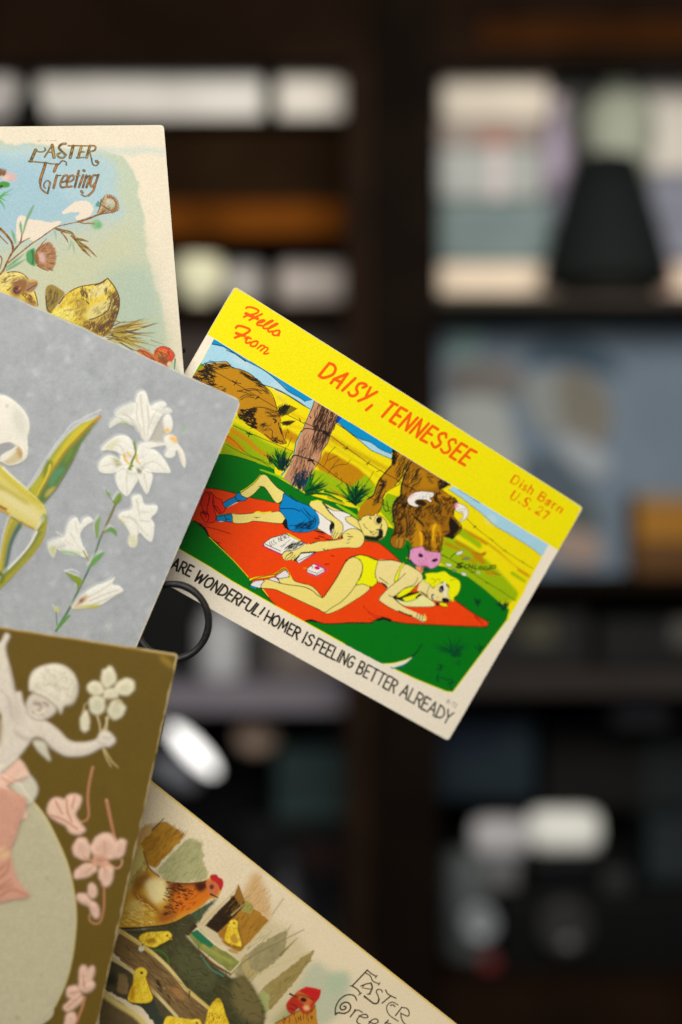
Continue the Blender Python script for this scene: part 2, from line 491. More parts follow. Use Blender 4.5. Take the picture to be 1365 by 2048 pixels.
# setting
slab('back_wall', (-700, -600, 2100, 2700), 3.3, .05, bmat('wall_paint', (30, 29, 29), .9), bev=0)['kind'] = 'structure'

# dark wooden cabinet with two open bays
cab = empty('display_cabinet', W(780, 2300, 2.2), 'dark brown wooden cabinet with open bays full of shop goods, behind the cards', 'cabinet')
DW = bmat('dark_wood', (26, 16, 9), .7, var=.35, spec=.02); DW2 = bmat('darker_wood', (17, 11, 7), .7, var=.3, spec=.02); RW = bmat('reddish_wood', (48, 24, 6), .7, var=.3, spec=.02)
LW = bmat('lit_wood', (92, 49, 10), .8, var=.4, spec=.02); MW = bmat('brown_wood', (32, 20, 9), .7, var=.3, spec=.02)
slab('top_rail', (-520, -260, 745, 127), 2.2, .05, DW, cab); slab('top_rail', (878, -260, 1800, 128), 2.2, .05, DW, cab)
slab('moulding', (960, 36, 1800, 92), 2.19, .012, RW, cab)
slab('stile', (690, -260, 747, 2300), 2.205, .045, bmat('stile_wood', (31, 21, 14), .7, var=.3, spec=.02), cab); slab('stile', (745.5, -260, 878, 2300), 2.195, .06, DW2, cab)
slab('apron', (-520, 240, 700, 402), 2.31, .03, MW, cab); slab('drawer_front', (-520, 402, 700, 472), 2.29, .05, LW, cab)
sh = slab('shelf', (-520, 236, 700, 243), 2.26, .5, DW, cab, bev=0)
slab('shelf', (-520, 606, 700, 640), 2.32, .5, DW, cab); slab('shelf', (865, 590, 1800, 607), 2.2, .6, bmat('worn_shelf', (62, 56, 50), .7, spec=.02), cab); slab('shelf', (865, 1156, 1800, 1186), 2.3, .5, DW2, cab)
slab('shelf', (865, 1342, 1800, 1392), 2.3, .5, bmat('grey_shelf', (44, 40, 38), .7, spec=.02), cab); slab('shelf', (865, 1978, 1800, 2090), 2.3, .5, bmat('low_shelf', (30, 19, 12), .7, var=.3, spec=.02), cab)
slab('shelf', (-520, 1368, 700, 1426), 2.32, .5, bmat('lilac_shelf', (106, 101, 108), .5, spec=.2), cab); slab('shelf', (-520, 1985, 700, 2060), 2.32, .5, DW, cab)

def thing_box(name, label, cat, px, D, depth, rgb, bev=.006, parts=(), group=None, rough=.6):
    e = empty(name, base(px, D+depth/2), label, cat, group)
    slab({'carton': 'carton_body', 'book': 'cover', 'tin': 'tin_body'}.get(name, 'body'), px, D, depth, bmat(name+'_skin', rgb, rough), e, bev)
    for pn, ppx, prgb in parts: slab(pn, ppx, D-.004, .006, bmat(pn+'_skin', prgb, .5), e, .001)
    return e
G1 = 'goods on the upper shelves'
# upper left bay
thing_box('carton', 'long white carton on the top left shelf, left of the dark divider', 'box', (-200, 128, 524, 236), 2.29, .25, (208, 204, 196), .008, (('lid_strip', (-200, 128, 524, 150), (188, 182, 172)),))
thing_box('carton', 'small white carton at the right end of the top left shelf', 'box', (554, 130, 694, 236), 2.29, .22, (212, 205, 194), .010, (('lid_strip', (554, 130, 694, 150), (186, 172, 156)),))
b = empty('bottle', W(56, 236, 2.262), 'slim black bottle in front of the white carton at upper left', 'bottle')
lathe('glass_body', 58, 0, 2.262, [(16, 168), (18, 190), (30, 212), (32, 236)], bmat('black_glass', (22, 24, 26), .15), b); lathe('cap', 58, 0, 2.262, [(14, 142), (18, 144), (18, 168)], bmat('black_cap', (16, 16, 16), .4), b)
thing_box('book', 'grey book standing at the left edge beside the black bottle', 'book', (-60, 150, 14, 236), 2.27, .018, (196, 190, 188), .003, (('spine_band', (-60, 200, 14, 214), (150, 140, 140)),))
# second left shelf
b = empty('bowl', W(398, 606, 2.40), 'cream bowl beside the upper Easter card', 'bowl'); lathe('bowl_body', 398, 0, 2.40, [(44, 524), (54, 540), (54, 556), (46, 580), (24, 598), (26, 606)], bmat('cream_glaze', (246, 232, 196), .25), b)
lathe('rim', 398, 0, 2.40, [(40, 519), (47, 519), (47, 525), (40, 525)], bmat('cream_rim', (236, 224, 196), .3), b)
thing_box('tin', 'grey tin behind the cream bowl', 'tin', (446, 522, 524, 606), 2.46, .12, (158, 153, 148), .012, (('label_band', (450, 545, 520, 580), (170, 166, 160)),))
thing_box('tin', 'wide pale tin at the right end of the second left shelf', 'tin', (556, 520, 690, 606), 2.46, .14, (186, 174, 166), .014, (('label_band', (560, 548, 686, 580), (200, 190, 182)),))
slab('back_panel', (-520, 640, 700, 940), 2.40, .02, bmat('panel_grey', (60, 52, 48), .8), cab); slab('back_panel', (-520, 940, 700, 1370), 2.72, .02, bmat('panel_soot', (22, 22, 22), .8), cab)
# lower left bay
j = empty('jar', W(436, 1368, 2.42), 'pale glass jar seen through the black ring', 'jar'); lathe('glass_body', 440, 0, 2.42, [(30, 1230), (44, 1244), (46, 1340), (42, 1368)], bmat('milk_glass', (168, 168, 170), .25), j); lathe('lid', 440, 0, 2.42, [(32, 1206), (34, 1210), (34, 1230)], bmat('grey_lid', (128, 126, 126), .4), j)
thing_box('carton', 'dull grey carton on the shelf under the comic card', 'box', (545, 1215, 680, 1368), 2.48, .16, (112, 103, 98), .008, (('tape', (606, 1215, 622, 1368), (128, 118, 108)),))
thing_box('book', 'black book standing in the dark behind the ring of the card holder', 'book', (190, 1120, 398, 1368), 2.44, .2, (9, 9, 9), .004, (('spine_band', (190, 1300, 398, 1310), (16, 16, 16)),))
thing_box('book', 'charcoal book standing between jar and grey carton', 'book', (488, 1200, 536, 1368), 2.50, .14, (62, 60, 60), .003, (('spine_band', (488, 1240, 536, 1256), (90, 86, 84)),))
hang = empty('chrome_glint', W(388, 1512, 2.40), 'glowing white oval for a chrome highlight, below the black ring', 'lamp')  # highlight on chrome built as a glowing oval; no lamp hangs here
def ellipsoid(name, cx, cy, D, rx, ry, rd, rot, m, parent):
    bm = bmesh.new(); bmesh.ops.create_uvsphere(bm, u_segments=28, v_segments=16, radius=1.0)
    s = K*D; R = Matrix.Rotation(math.radians(-rot), 3, 'Y')
    for v in bm.verts: v.co = R @ Vector((v.co.x*rx*s, v.co.y*rd*s, v.co.z*ry*s)) + W(cx, cy, D)
    return bm_obj(name, bm, m, parent, True)
ellipsoid('glint_body', 386, 1500, 2.40, 66, 17, 24, -46, mat('glint_glow', np.array([1.0, .98, .95]), rough=.3, emit=1.7, var=.0), hang)
ellipsoid('chrome_body', 346, 1546, 2.44, 56, 26, 26, -30, bmat('grey_metal', (96, 98, 104), .35), hang)
b = empty('ball', W(512, 1520, 2.5), 'beige ball hanging right of the oval chrome highlight', 'ornament'); ellipsoid('ball_body', 514, 1472, 2.5, 44, 38, 40, 0, bmat('beige_ball', (176, 152, 134), .5), b); lathe('hook', 514, 0, 2.5, [(6, 1426), (7, 1430), (7, 1436)], bmat('hook_metal', (80, 74, 70), .4), b)
thing_box('crate', 'dark teal crate on the left shelf below the comic card', 'crate', (552, 1494, 690, 1640), 2.52, .2, (44, 60, 59), .006, (('slat', (552, 1560, 690, 1572), (30, 40, 40)),))
thing_box('crate', 'black crate under the dark teal crate', 'crate', (480, 1640, 692, 1985), 2.52, .2, (17, 18, 19), .006, (('slat', (600, 1690, 692, 1740), (40, 24, 24)),))
b = empty('bottle', W(575, 1985, 2.4), 'dim grey bottle above the lowest card edge', 'bottle'); lathe('glass_body', 575, 0, 2.4, [(16, 1740), (20, 1770), (40, 1800), (42, 1985)], bmat('smoke_glass', (56, 55, 60), .3), b); lathe('cap', 575, 0, 2.4, [(12, 1716), (18, 1718), (18, 1740)], bmat('dim_cap', (50, 50, 54), .4), b)
b = empty('bottle', W(668, 1985, 2.42), 'short dark green bottle beside the wide post', 'bottle'); lathe('glass_body', 664, 0, 2.42, [(10, 1830), (12, 1850), (26, 1870), (26, 1985)], bmat('green_glass', (34, 40, 40), .3), b); lathe('cap', 664, 0, 2.42, [(9, 1816), (11, 1818), (11, 1830)], bmat('dim_cap', (50, 50, 54), .4), b)
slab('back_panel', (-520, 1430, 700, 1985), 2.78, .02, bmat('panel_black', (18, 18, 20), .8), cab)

# upper right bay ---------------------------------------------------------
thing_box('carton', 'flat cream carton lying on the upper right shelf left of the black lampshade', 'box', (872, 524, 1420, 590), 2.3, .14, (208, 190, 168), .012, (('tape', (1330, 526, 1352, 588), (196, 160, 148)),))
thing_box('crate', 'grey teal crate on the flat cream carton', 'crate', (876, 398, 1104, 524), 2.3, .12, (106, 120, 119), .012, (('slat', (876, 460, 1104, 470), (98, 114, 114)),))
thing_box('carton', 'pale grey carton on the grey teal crate', 'box', (872, 292, 1088, 398), 2.31, .12, (158, 160, 156), .014, (('tape', (980, 292, 1010, 398), (190, 180, 178)),))
thing_box('carton', 'beige carton with a red label high in the right bay', 'box', (872, 240, 1086, 292), 2.3, .12, (146, 134, 126), .008, (('red_label', (960, 262, 1026, 290), (156, 112, 98)),))
thing_box('carton', 'topmost cream carton in the right bay', 'box', (880, 128, 1100, 240), 2.31, .12, (200, 190, 174), .014, (('orange_label', (1050, 132, 1104, 152), (190, 140, 100)),))
v = empty('vase', W(1116, 524, 2.36), 'lilac vase between the pale cartons and the dark post of the lampshade', 'vase'); lathe('vase_body', 1112, 0, 2.36, [(14, 236), (18, 260), (30, 300), (32, 350), (20, 398)], bmat('lilac_glaze', (160, 148, 164), .4), v); lathe('neck', 1112, 0, 2.36, [(22, 196), (16, 210), (14, 236)], bmat('lilac_neck', (166, 152, 160), .4), v); lathe('foot', 1112, 0, 2.36, [(20, 398), (26, 420), (28, 524)], bmat('lilac_foot', (132, 136, 146), .5), v)
thing_box('panel', 'dark grey upright panel behind the lilac vase', 'panel', (1140, 185, 1180, 590), 2.43, .02, (80, 80, 76), .003)
v = empty('vase', W(1240, 590, 2.39), 'pale green vase rising behind the black lampshade', 'vase'); lathe('vase_body', 1238, 0, 2.37, [(34, 180), (66, 215), (74, 260), (60, 330), (50, 590)], bmat('green_glaze', (148, 152, 136), .4), v); lathe('rim', 1238, 0, 2.37, [(34, 168), (36, 170), (34, 182)], bmat('green_rim', (150, 154, 138), .4), v)
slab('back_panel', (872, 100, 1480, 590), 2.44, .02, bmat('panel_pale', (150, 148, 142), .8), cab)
thing_box('carton', 'tall white carton at the far right of the upper bay', 'box', (1284, 138, 1560, 345), 2.40, .12, (194, 188, 178), .02, (('tape', (1380, 138, 1400, 345), (200, 190, 176)),))
thing_box('crate', 'blue grey crate under the tall white carton', 'crate', (1300, 345, 1560, 524), 2.37, .14, (122, 124, 136), .01, (('slat', (1300, 430, 1560, 440), (108, 110, 122)),))
lam = empty('table_lamp', W(1212, 590, 2.235), 'black lampshade of a table lamp on the upper right shelf', 'lamp')
lathe('lamp_shade', 1213, 0, 2.26, [(52, 316), (64, 322), (88, 400), (112, 480), (130, 560), (130, 568)], bmat('black_shade', (18, 22, 21), .8), lam); lathe('lamp_base', 1213, 0, 2.26, [(20, 568), (60, 572), (96, 580), (98, 590)], bmat('lamp_foot', (30, 25, 22), .5), lam)
# middle right: picture board
pic = empty('framed_picture', W(1100, 1156, 2.44), 'blue grey picture of a figure in a dark hat, right of the comic card', 'picture')
slab('picture_board', (868, 608, 1500, 1156), 2.46, .02, bmat('picture_blue', (96, 110, 123), .5, var=.1), pic)
def flat(name, polys, D, parent, step=.0012):
    k = 0
    for pts, rgb in polys:
        q = catmull(np.array(pts, float), True, 5); bm = bmesh.new(); k += 1
        f = bm.faces.new([bm.verts.new(W(x, y, D-step*k)) for x, y in q])
        r = bmesh.ops.extrude_face_region(bm, geom=[f]); bmesh.ops.translate(bm, verts=[g for g in r['geom'] if isinstance(g, bmesh.types.BMVert)], vec=(0, step*.8, 0))
        bm_obj(name[k-1], bm, bmat(name[k-1]+'_ink', rgb, .6), parent)
flat(['pale_sky', 'teal_patch', 'brown_patch', 'white_patch', 'cheek', 'beard', 'hat', 'collar', 'coat', 'sleeve', 'hand'],
     [([(990, 615), (1365, 612), (1400, 640), (1200, 668), (1060, 660)], (134, 144, 148)), ([(890, 618), (950, 612), (960, 700), (905, 730)], (112, 136, 134)),
      ([(900, 730), (1010, 720), (1060, 770), (1000, 800), (905, 790)], (98, 95, 91)), ([(888, 805), (1000, 800), (1030, 880), (1040, 950), (940, 920), (888, 880)], (146, 150, 146)),
      ([(1050, 770), (1110, 745), (1140, 800), (1130, 870), (1070, 850)], (120, 124, 122)), ([(1120, 745), (1190, 755), (1225, 820), (1205, 890), (1140, 870), (1120, 810)], (108, 104, 94)),
      ([(1060, 735), (1070, 690), (1140, 672), (1210, 700), (1246, 750), (1180, 740), (1110, 725)], (58, 75, 88)), ([(1110, 885), (1150, 872), (1220, 915), (1210, 950), (1160, 948)], (136, 142, 146)),
      ([(1040, 930), (1100, 905), (1160, 955), (1180, 1010), (1180, 1066), (1090, 1000)], (70, 82, 92)), ([(1100, 1000), (1180, 1000), (1200, 1050), (1150, 1070)], (72, 80, 80)), ([(1090, 1080), (1150, 1056), (1200, 1080), (1190, 1130), (1120, 1120)], (140, 122, 112))], 2.459, pic)
tn = thing_box('tin', 'ochre tin with a dark band at the right edge', 'tin', (1276, 984, 1480, 1156), 2.36, .1, (132, 90, 28), .012, (('dark_band', (1276, 1082, 1480, 1150), (78, 50, 20)), ('lid_strip', (1276, 984, 1480, 1006), (118, 104, 84))))
# dark shelf
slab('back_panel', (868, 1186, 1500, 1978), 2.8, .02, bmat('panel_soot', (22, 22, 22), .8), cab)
thing_box('carton', 'black carton on the dim shelf under the blue grey picture', 'box', (905, 1222, 1180, 1342), 2.4, .2, (28, 27, 26), .006, (('olive_label', (1042, 1236, 1112, 1290), (62, 60, 46)),))
thing_box('carton', 'dark carton with a pale corner at the right edge of the dim shelf', 'box', (1200, 1236, 1480, 1342), 2.42, .2, (22, 22, 22), .006, (('pale_corner', (1345, 1240, 1480, 1290), (76, 74, 70)),))
thing_box('book', 'lilac grey book lying under the grey shelf at right', 'book', (1230, 1408, 1340, 1452), 2.45, .2, (76, 74, 80), .004, (('spine_band', (1230, 1440, 1340, 1448), (56, 54, 58)),))
thing_box('crate', 'navy crate at the left of the lower right bay', 'crate', (878, 1432, 1070, 1600), 2.5, .2, (27, 38, 44), .006, (('slat', (878, 1440, 996, 1510), (18, 28, 42)),))
thing_box('carton', 'black carton carrying the lilac grey book', 'box', (1090, 1452, 1480, 1620), 2.6, .2, (20, 19, 18), .006, (('tape', (1290, 1490, 1480, 1610), (30, 35, 36)),))
# camera with flash hood
cm = empty('camera', W(1180, 1978, 2.4), 'black box camera on the lowest right shelf', 'camera')
slab('camera_body', (1000, 1788, 1420, 1978), 2.4, .1, bmat('camera_leather', (9, 10, 10), .6), cm, .01); slab('viewfinder', (1058, 1712, 1194, 1790), 2.41, .08, bmat('camera_black', (7, 9, 9), .5), cm, .01)
slab('shutter_dial', (1206, 1742, 1262, 1789), 2.42, .04, bmat('dial_grey', (46, 46, 47), .4), cm, .006)
def disc(name, cx, cy, D, r, dep, m, parent):
    bm = bmesh.new(); n = 28; s = K*D
    for k, (rr, dd) in enumerate(((r*.55, dep*.3), (r*.7, 0), (r, 0), (r, dep))):
        ring = [bm.verts.new(W(cx, cy, D)+Vector((rr*s*math.cos(t), dd, rr*s*math.sin(t)))) for t in np.linspace(0, 2*math.pi, n, endpoint=False)]
        if k == 0: bm.faces.new(ring)
        else:
            for i in range(n): bm.faces.new((prev[i], prev[(i+1) % n], ring[(i+1) % n], ring[i]))
        prev = ring
    return bm_obj(name, bm, m, parent, True)
disc('lens', 1132, 1856, 2.375, 52, .026, bmat('lens_grey', (52, 52, 51), .2), cm)
t = empty('flash_unit', W(1075, 1712, 2.42), 'white rounded flash unit lying on top of the black camera', 'flash')
slab('diffuser', (1058, 1624, 1208, 1712), 2.42, .06, bmat('white_plastic', (238, 235, 226), .4), t, .028, True); slab('grip', (944, 1640, 1062, 1722), 2.43, .05, bmat('pale_plastic', (182, 180, 182), .4), t, .026, True)
slab('stem', (966, 1718, 1040, 1784), 2.435, .04, bmat('grey_plastic', (104, 104, 104), .5), t, .012, True)
kn = empty('jar', W(950, 1978, 2.46), 'grey glass jar with a round blurred glint, left of the black camera', 'jar')
lathe('glass_body', 936, 0, 2.47, [(38, 1700), (50, 1730), (52, 1900), (46, 1912)], bmat('grey_glass', (80, 85, 85), .3), kn); lathe('pink_foot', 944, 0, 2.47, [(40, 1912), (56, 1930), (58, 1978)], bmat('pink_foot', (132, 108, 98), .5), kn)
disc('glint', 961, 1850, 2.405, 34, .02, bmat('glint_pale', (138, 142, 146), .15), kn); slab('red_band', (962, 1912, 996, 1946), 2.402, .008, bmat('red_band', (112, 48, 48), .5), kn, .001)  # the round pale disc stands for a blurred glint, modelled as a solid
thing_box('book', 'dark slate book standing at the lower right edge', 'book', (1296, 1640, 1420, 1788), 2.5, .1, (36, 43, 45), .004, (('spine_band', (1296, 1660, 1420, 1672), (30, 34, 36)),))

# ------------------------------------------------------------------ black wire card holder
def tube(name, pts, r, m, parent, flat_=1.0, closed=False, n=14):
    pts = [Vector(p) for p in pts]; bm = bmesh.new(); rings = []
    for i, p in enumerate(pts):
        a = pts[i-1] if (i > 0 or closed) else pts[i]; b = pts[(i+1) % len(pts)] if (i < len(pts)-1 or closed) else pts[i]
        t = (b-a).normalized(); up = Vector((0, 1, 0)); s = t.cross(up).normalized(); u = s.cross(t)
        rr = r(i/len(pts)) if callable(r) else r
        rings.append([bm.verts.new(p+s*rr*math.cos(q)+u*rr*flat_*math.sin(q)) for q in np.linspace(0, 2*math.pi, n, endpoint=False)])
    m_ = len(rings)
    for i in range(m_ if closed else m_-1):
        A, B = rings[i], rings[(i+1) % m_]
        for k in range(n): bm.faces.new((A[k], A[(k+1) % n], B[(k+1) % n], B[k]))
    if not closed: bm.faces.new(rings[0]); bm.faces.new(list(reversed(rings[-1])))
    return bm_obj(name, bm, m, parent, True)
IRON = mat('black_iron', np.array([.016, .016, .017]), rough=.5, spec=.3, var=.5, scale=900)
RD = 0.4732
hold = empty('card_holder', W(250, 2500, RD), 'black iron wire holder whose ring shows between the grey and brown cards', 'card holder')
ring = [W(345+72.5*math.cos(t), 1243+75*math.sin(t), RD+.0010*math.sin(t*2)) for t in np.linspace(0, 2*math.pi, 72, endpoint=False)]
tube('ring', ring, lambda f: .00122+.00008*math.sin(f*40), IRON, hold, 1.5, True)
tube('stem', [W(276, 1262, RD+.0004), W(250, 1330, RD+.003), W(236, 1500, .4795), W(236, 1900, .4795), W(250, 2500, .4795)], .0012, IRON, hold)
tube('wire_loop', [W(300+70*math.cos(t), 700+110*math.sin(t), .503) for t in np.linspace(0, 2*math.pi, 48, endpoint=False)][:1]+[W(290, 700, .505), W(285, 900, .503), W(268, 1180, .4775), W(262, 1255, .4735)], .001, IRON, hold)
# ------------------------------------------------------------------ the comic card
INK = (26, 22, 16)
def comic_card():
    c = Card([(470, 572), (1167, 1015), (897, 1482), (176, 1081)], 0.486, 0.0, 1.0, 0.72, (234, 223, 203), G_COMIC)
    c.col *= (1+.03*vnoise(c.ny, c.nx, 60, 5))[:, :, None]
    YEL = (253, 221, 0); RED = (240, 92, 0); GRN = (0, 112, 16); BLU = (0, 138, 196); SKY = (160, 204, 222)
    FLD = (251, 216, 0); OCH = (186, 128, 0); LIM = (150, 180, 0); BRN = (178, 122, 4); SKIN = (247, 216, 120); SKN2 = (240, 216, 142)
    BLK_R = (250, 66, 4); WHT = (234, 228, 220)
    # banner and picture area
    c.poly('440,540 1230,1010 1117,1101 409,665 340,640', YEL, reg=1)
    pic = P('428.6,677.7 1097,1089.5 1086,1111 1040,1197 1016,1237 905,1384 893,1382 834,1359 787,1337 762,1326 688,1287 640,1260 551,1211 463,1161 421,1134 356,1096 228,1024 246,1001')
    cl = c.mpoly(pic); full = np.zeros((c.ny, c.nx)); k, (a, b, d, e) = cl; full[a:b, d:e] = k
    c.poly(pic, FLD, reg=2); c.clip = full
    # sky
    c.poly('428,677 s 415,150 395,262 380,262 300,215 220,165 110,95 0,45 r 1010,390 930,365 700,500 0,400 o 385,760', SKY)
    c.poly('420,672 o 470,700 s 413,150 r 1365,540 1300,495 1190,435 1110,360 1040,295 945,220 850,165 745,110 650,50 540,0 A 400,455 330,415 262,400', BLU)
    c.poly('s 640,300 1240,660 1215,720 1100,670 1000,600 880,560 760,480 660,395 630,390', BLU)
    c.poly('s 640,395 760,480 880,560 1000,600 1100,670 1215,720 1215,775 1100,725 1000,680 930,620 830,540 740,470', SKY)
    c.poly('s 660,310 700,332 652,400 628,388', (10, 60, 160))
    c.poly('y 190,-8 330,85 440,170 520,230 600,300 690,380 820,455 960,540 1090,625 1160,685 1190,690 1245,570 540,130 240,-40', SKY)
    c.poly('y 285,-10 335,-5 545,140 505,130', (0, 118, 170))
    c.ell('y', 640, 300, 60, 30, (200, 220, 225), 35, soft=5, alpha=.7); c.ell('r', 700, 130, 120, 30, (196, 216, 222), 30, soft=4, alpha=.6)
    c.ell('r', 1080, 390, 90, 30, (196, 216, 226), 35, soft=4, alpha=.7)
    # field washes
    for t, col, r, so in (('s 590,560 800,680 1190,890', (196, 160, 0), 6.5, 3), ('s 540,610 760,740 1000,900 1080,960', (212, 190, 0), 3.5, 2),
                          ('s 180,300 260,340 330,370', (222, 180, 0), 4, 2), ('s 120,480 260,560', OCH, 5, 2), ('s 150,420 300,460', (226, 190, 0), 4, 2),
                          ('s 80,520 220,600', OCH, 6, 3), ('r 1080,500 1180,560', (214, 190, 60), 3, 2)):
        c.line(t, col, r, r*.6, soft=so)
    c.poly('s 520,690 620,720 700,770 860,860 1000,990 1050,1060 760,1060 600,970 470,900 430,840', OCH, soft=1.5, var=.12, vcell=3)
    c.poly('s 400,880 520,910 640,985 780,1060 900,980 940,930 1010,1010 1060,1070 1010,1200 880,1290 700,1180 540,1110 300,1120', LIM, soft=1.2)
    c.poly('s 540,1060 700,1150 760,1200 640,1150', (178, 128, 10), soft=1); c.line('s 560,1170 660,1215 720,1240', (170, 160, 10), 4, 2, soft=1)
    c.poly('r 640,690 720,730 850,850 1000,960 1250,1080 1120,1160 1040,1240 480,1110 500,1010 600,800', LIM, soft=1)
    c.line('r 640,740 800,830 1000,960 1230,1050', (222, 205, 0), 6, 4, soft=2)
    c.line('r 600,840 750,940 860,1040 980,1120', (200, 140, 4), 6, 4, soft=1.6); c.line('r 550,920 620,975 720,1050', (222, 130, 0), 9, 4, soft=2)
    c.line('r 1090,850 1180,890 1300,950', OCH, 6, 4, soft=2)
    # right hand field
    c.poly('y 90,520 330,410 520,550 570,640 760,860 940,1060 900,1160 700,1180 400,930 250,860 100,760', LIM, soft=1.5)
    for t, col, r, so in (('y 350,420 560,540 720,660 880,800 1040,905', (190, 130, 0), 4, 1.2), ('y 280,490 400,560 505,630', FLD, 5.5, 1.2),
                          ('y 560,640 720,780 900,980 960,1060', FLD, 11, 2.5), ('y 600,600 760,720 900,830', FLD, 6, 1.5),
                          ('y 160,555 230,590 300,620', OCH, 4, 1.5), ('y 270,545 350,590 440,640', OCH, 4, 1.2), ('y 450,660 520,690 575,660', OCH, 5, .6),
                          ('y 480,690 530,730 560,760', OCH, 7, 1.2), ('y 860,870 940,920 1000,960', LIM, 4, 1.5), ('y 330,690 420,730 480,760', OCH, 3, 1.5),
                          ('y 590,860 700,890', (190, 130, 0), 3, 1), ('y 330,430 420,500 520,570', LIM, 5, 1.5)):
        c.line(t, col, r, r*.7, soft=so)
    # dark green ground
    c.poly('o 150,900 r 490,1090 600,1105 730,1140 850,1180 950,1215 1040,1245 s 0,950 100,1010 200,1070 320,1140 420,1165 520,1195 640,1230 760,1270 860,1290 v 900,340 930,360 t 255,1020 330,1045 370,1010 480,1180 x 640,30 x 640,190 y 90,790 150,800 250,850 400,910 560,1030 700,1150 840,1260 815,1380 z 650,850 o 150,1200', GRN, var=.03, vcell=20)
    c.lines('u; ~870,55 960,85 1100,140 1200,200 1300,280', (128, 190, 0), 1.6, .6, rm=2.4)
    c.lines('s; ~430,1130 560,1150 640,1190 700,1215; ~520,1110 660,1150', (18, 110, 18), 3, 1.5); c.lines('v; ~640,215 760,290 880,350; ~700,250 800,310 890,385', (140, 190, 0), 2.0, .8, rm=3)
    c.poly('t 255,625 340,650 412,690 352,705 305,820 335,930 372,1000 335,1045 165,830 205,720', (140, 176, 4)); c.poly('t 440,1240 480,1165 530,1210 575,1300 520,1400 400,1330', GRN)
    # bull --------------------------------------------------------------
    c.poly('t 325,90 600,240 500,310 440,400 400,480 340,540 260,590 210,660 190,760 170,850 90,920 -40,960 -100,890 -60,780 20,690 90,640 130,520 220,390 300,290 320,200', BRN)
    c.poly('t 540,230 1030,515 905,580 960,620 1060,690 1100,740 1060,800 1050,900 1145,1040 1030,1170 930,1150 890,1340 700,1300 560,1280 520,1200 480,1160 470,1220 440,1270 390,1285 320,1260 290,1190 320,1120 340,1020 320,900 310,820 360,700 420,640 440,520 470,400 500,310', (150, 98, 8))
    c.spoly('t 560,950 640,1000 680,1100 660,1260 580,1270 530,1150', (186, 128, 8), soft=1.5); c.spoly('t 760,1020 850,960 900,1100 880,1300 800,1300', (190, 132, 6), soft=1.5)
    c.spoly('t 860,640 960,640 1040,720 980,780 880,720', (184, 120, 6), soft=1.5); c.spoly('t 560,330 800,420 840,560 600,570 500,520', (176, 120, 6), soft=2)
    c.ell('t', 410, 1210, 50, 70, (176, 122, 30), soft=1)
    c.line('t 650,1090 665,1180 660,1250', (236, 170, 10), 3.2, 2.4, soft=.8); c.line('t 830,980 800,1080 800,1180', (240, 176, 10), 3.5, 2, soft=1)
    c.poly('t 1005,900 1145,1040 1030,1175 925,1135 1000,1090 985,980', (30, 20, 8)); c.line('t 1060,950 1120,1040 1050,1130', (100, 56, 14), 1.6)
    c.hatch(P('t 350,700 480,640 480,900 400,960 480,1160 330,1110 340,1000 310,820'), 150, -58, 12, .9, (30, 22, 8), 18)
    c.line('t 470,400 430,520 425,640', INK, 2.4, 1.2); c.line('t 420,650 350,720 320,820 330,900 345,1010', INK, 2.0, 1.4); c.line('t 480,900 490,1000 480,1150', INK, 1.6, 1.2); c.line('t 1060,690 1090,740 1060,800 1040,880', INK, 1.8, 1.0)
    c.line('t 300,310 215,400 140,520 95,650 20,700', INK, 1.3, 1.0)
    c.hatch(P('t 470,350 640,330 660,500 560,590 440,600'), 60, -50, 12, .75, INK, 14)
    c.hatch(P('t 480,640 640,770 1060,760 1040,860 700,900 560,960 500,900'), 130, -60, 9, .9, (36, 24, 8), 25)
    c.hatch(P('t 520,900 600,1000 560,1270 500,1120'), 60, -55, 10, .75, INK, 16); c.hatch(P('t 830,600 1060,690 1080,760 880,780 800,690'), 70, 40, 8, 1, (34, 22, 8), 30)
    c.hatch(P('t 700,900 960,880 960,1000 720,1020'), 45, 15, 8, .55, INK, 25); c.hatch(P('t 690,1080 790,1080 780,1300 690,1290'), 50, -70, 7, .8, (44, 28, 8), 22)
    c.hatch(P('t 840,1080 920,1150 900,1320 830,1310'), 40, -65, 8, .8, (44, 28, 8), 20); c.hatch(P('t 730,360 800,420 800,520 740,480'), 16, 15, 8, .6, INK, 10)
    c.hatch(P('t 860,460 1010,510 900,580'), 40, -40, 8, 1.3, INK, 30); c.hatch(P('t 330,110 540,240 460,400 380,440'), 60, -68, 17, .7, INK, 8)
    c.hatch(P('t 200,470 260,480 180,700 80,740'), 30, -62, 18, .7, INK, 6); c.hatch(P('t 180,460 240,490 220,560 160,540'), 22, -40, 7, 1.1, INK, 20)
    c.line('t 325,90 335,170 330,250', INK, 2.6, 1.2); c.hatch(P('t 320,100 370,120 340,270 310,280'), 24, -80, 9, 1.4, INK, 10)
    c.lines('t; ~305,300 230,390 170,450 130,530 95,640 20,695; ~300,300 215,400 150,490 110,600; ~560,240 500,320 460,400 400,480; *1.6*~545,255 515,290 495,360; ~440,410 400,470 340,540; ~400,520 290,580 220,640 200,720 190,790 150,850; ~370,480 430,520 560,570 590,600; ~575,910 640,970 690,1020; *1.6*~590,910 660,970 690,1020; ~870,570 860,500; ~460,1170 440,1260 380,1290 310,1250 290,1190 320,1120; ~400,1180 385,1280; *1.5*~660,1075 700,1110; *1.4*~920,1090 990,1080; ~1050,910 1145,1040 1030,1175', INK, .9)
    c.lines('t; ~420,530 410,650 ; ~250,720 270,830 230,840; ~210,700 215,800 240,835; ~330,830 240,840', (16, 60, 8), 1.0)
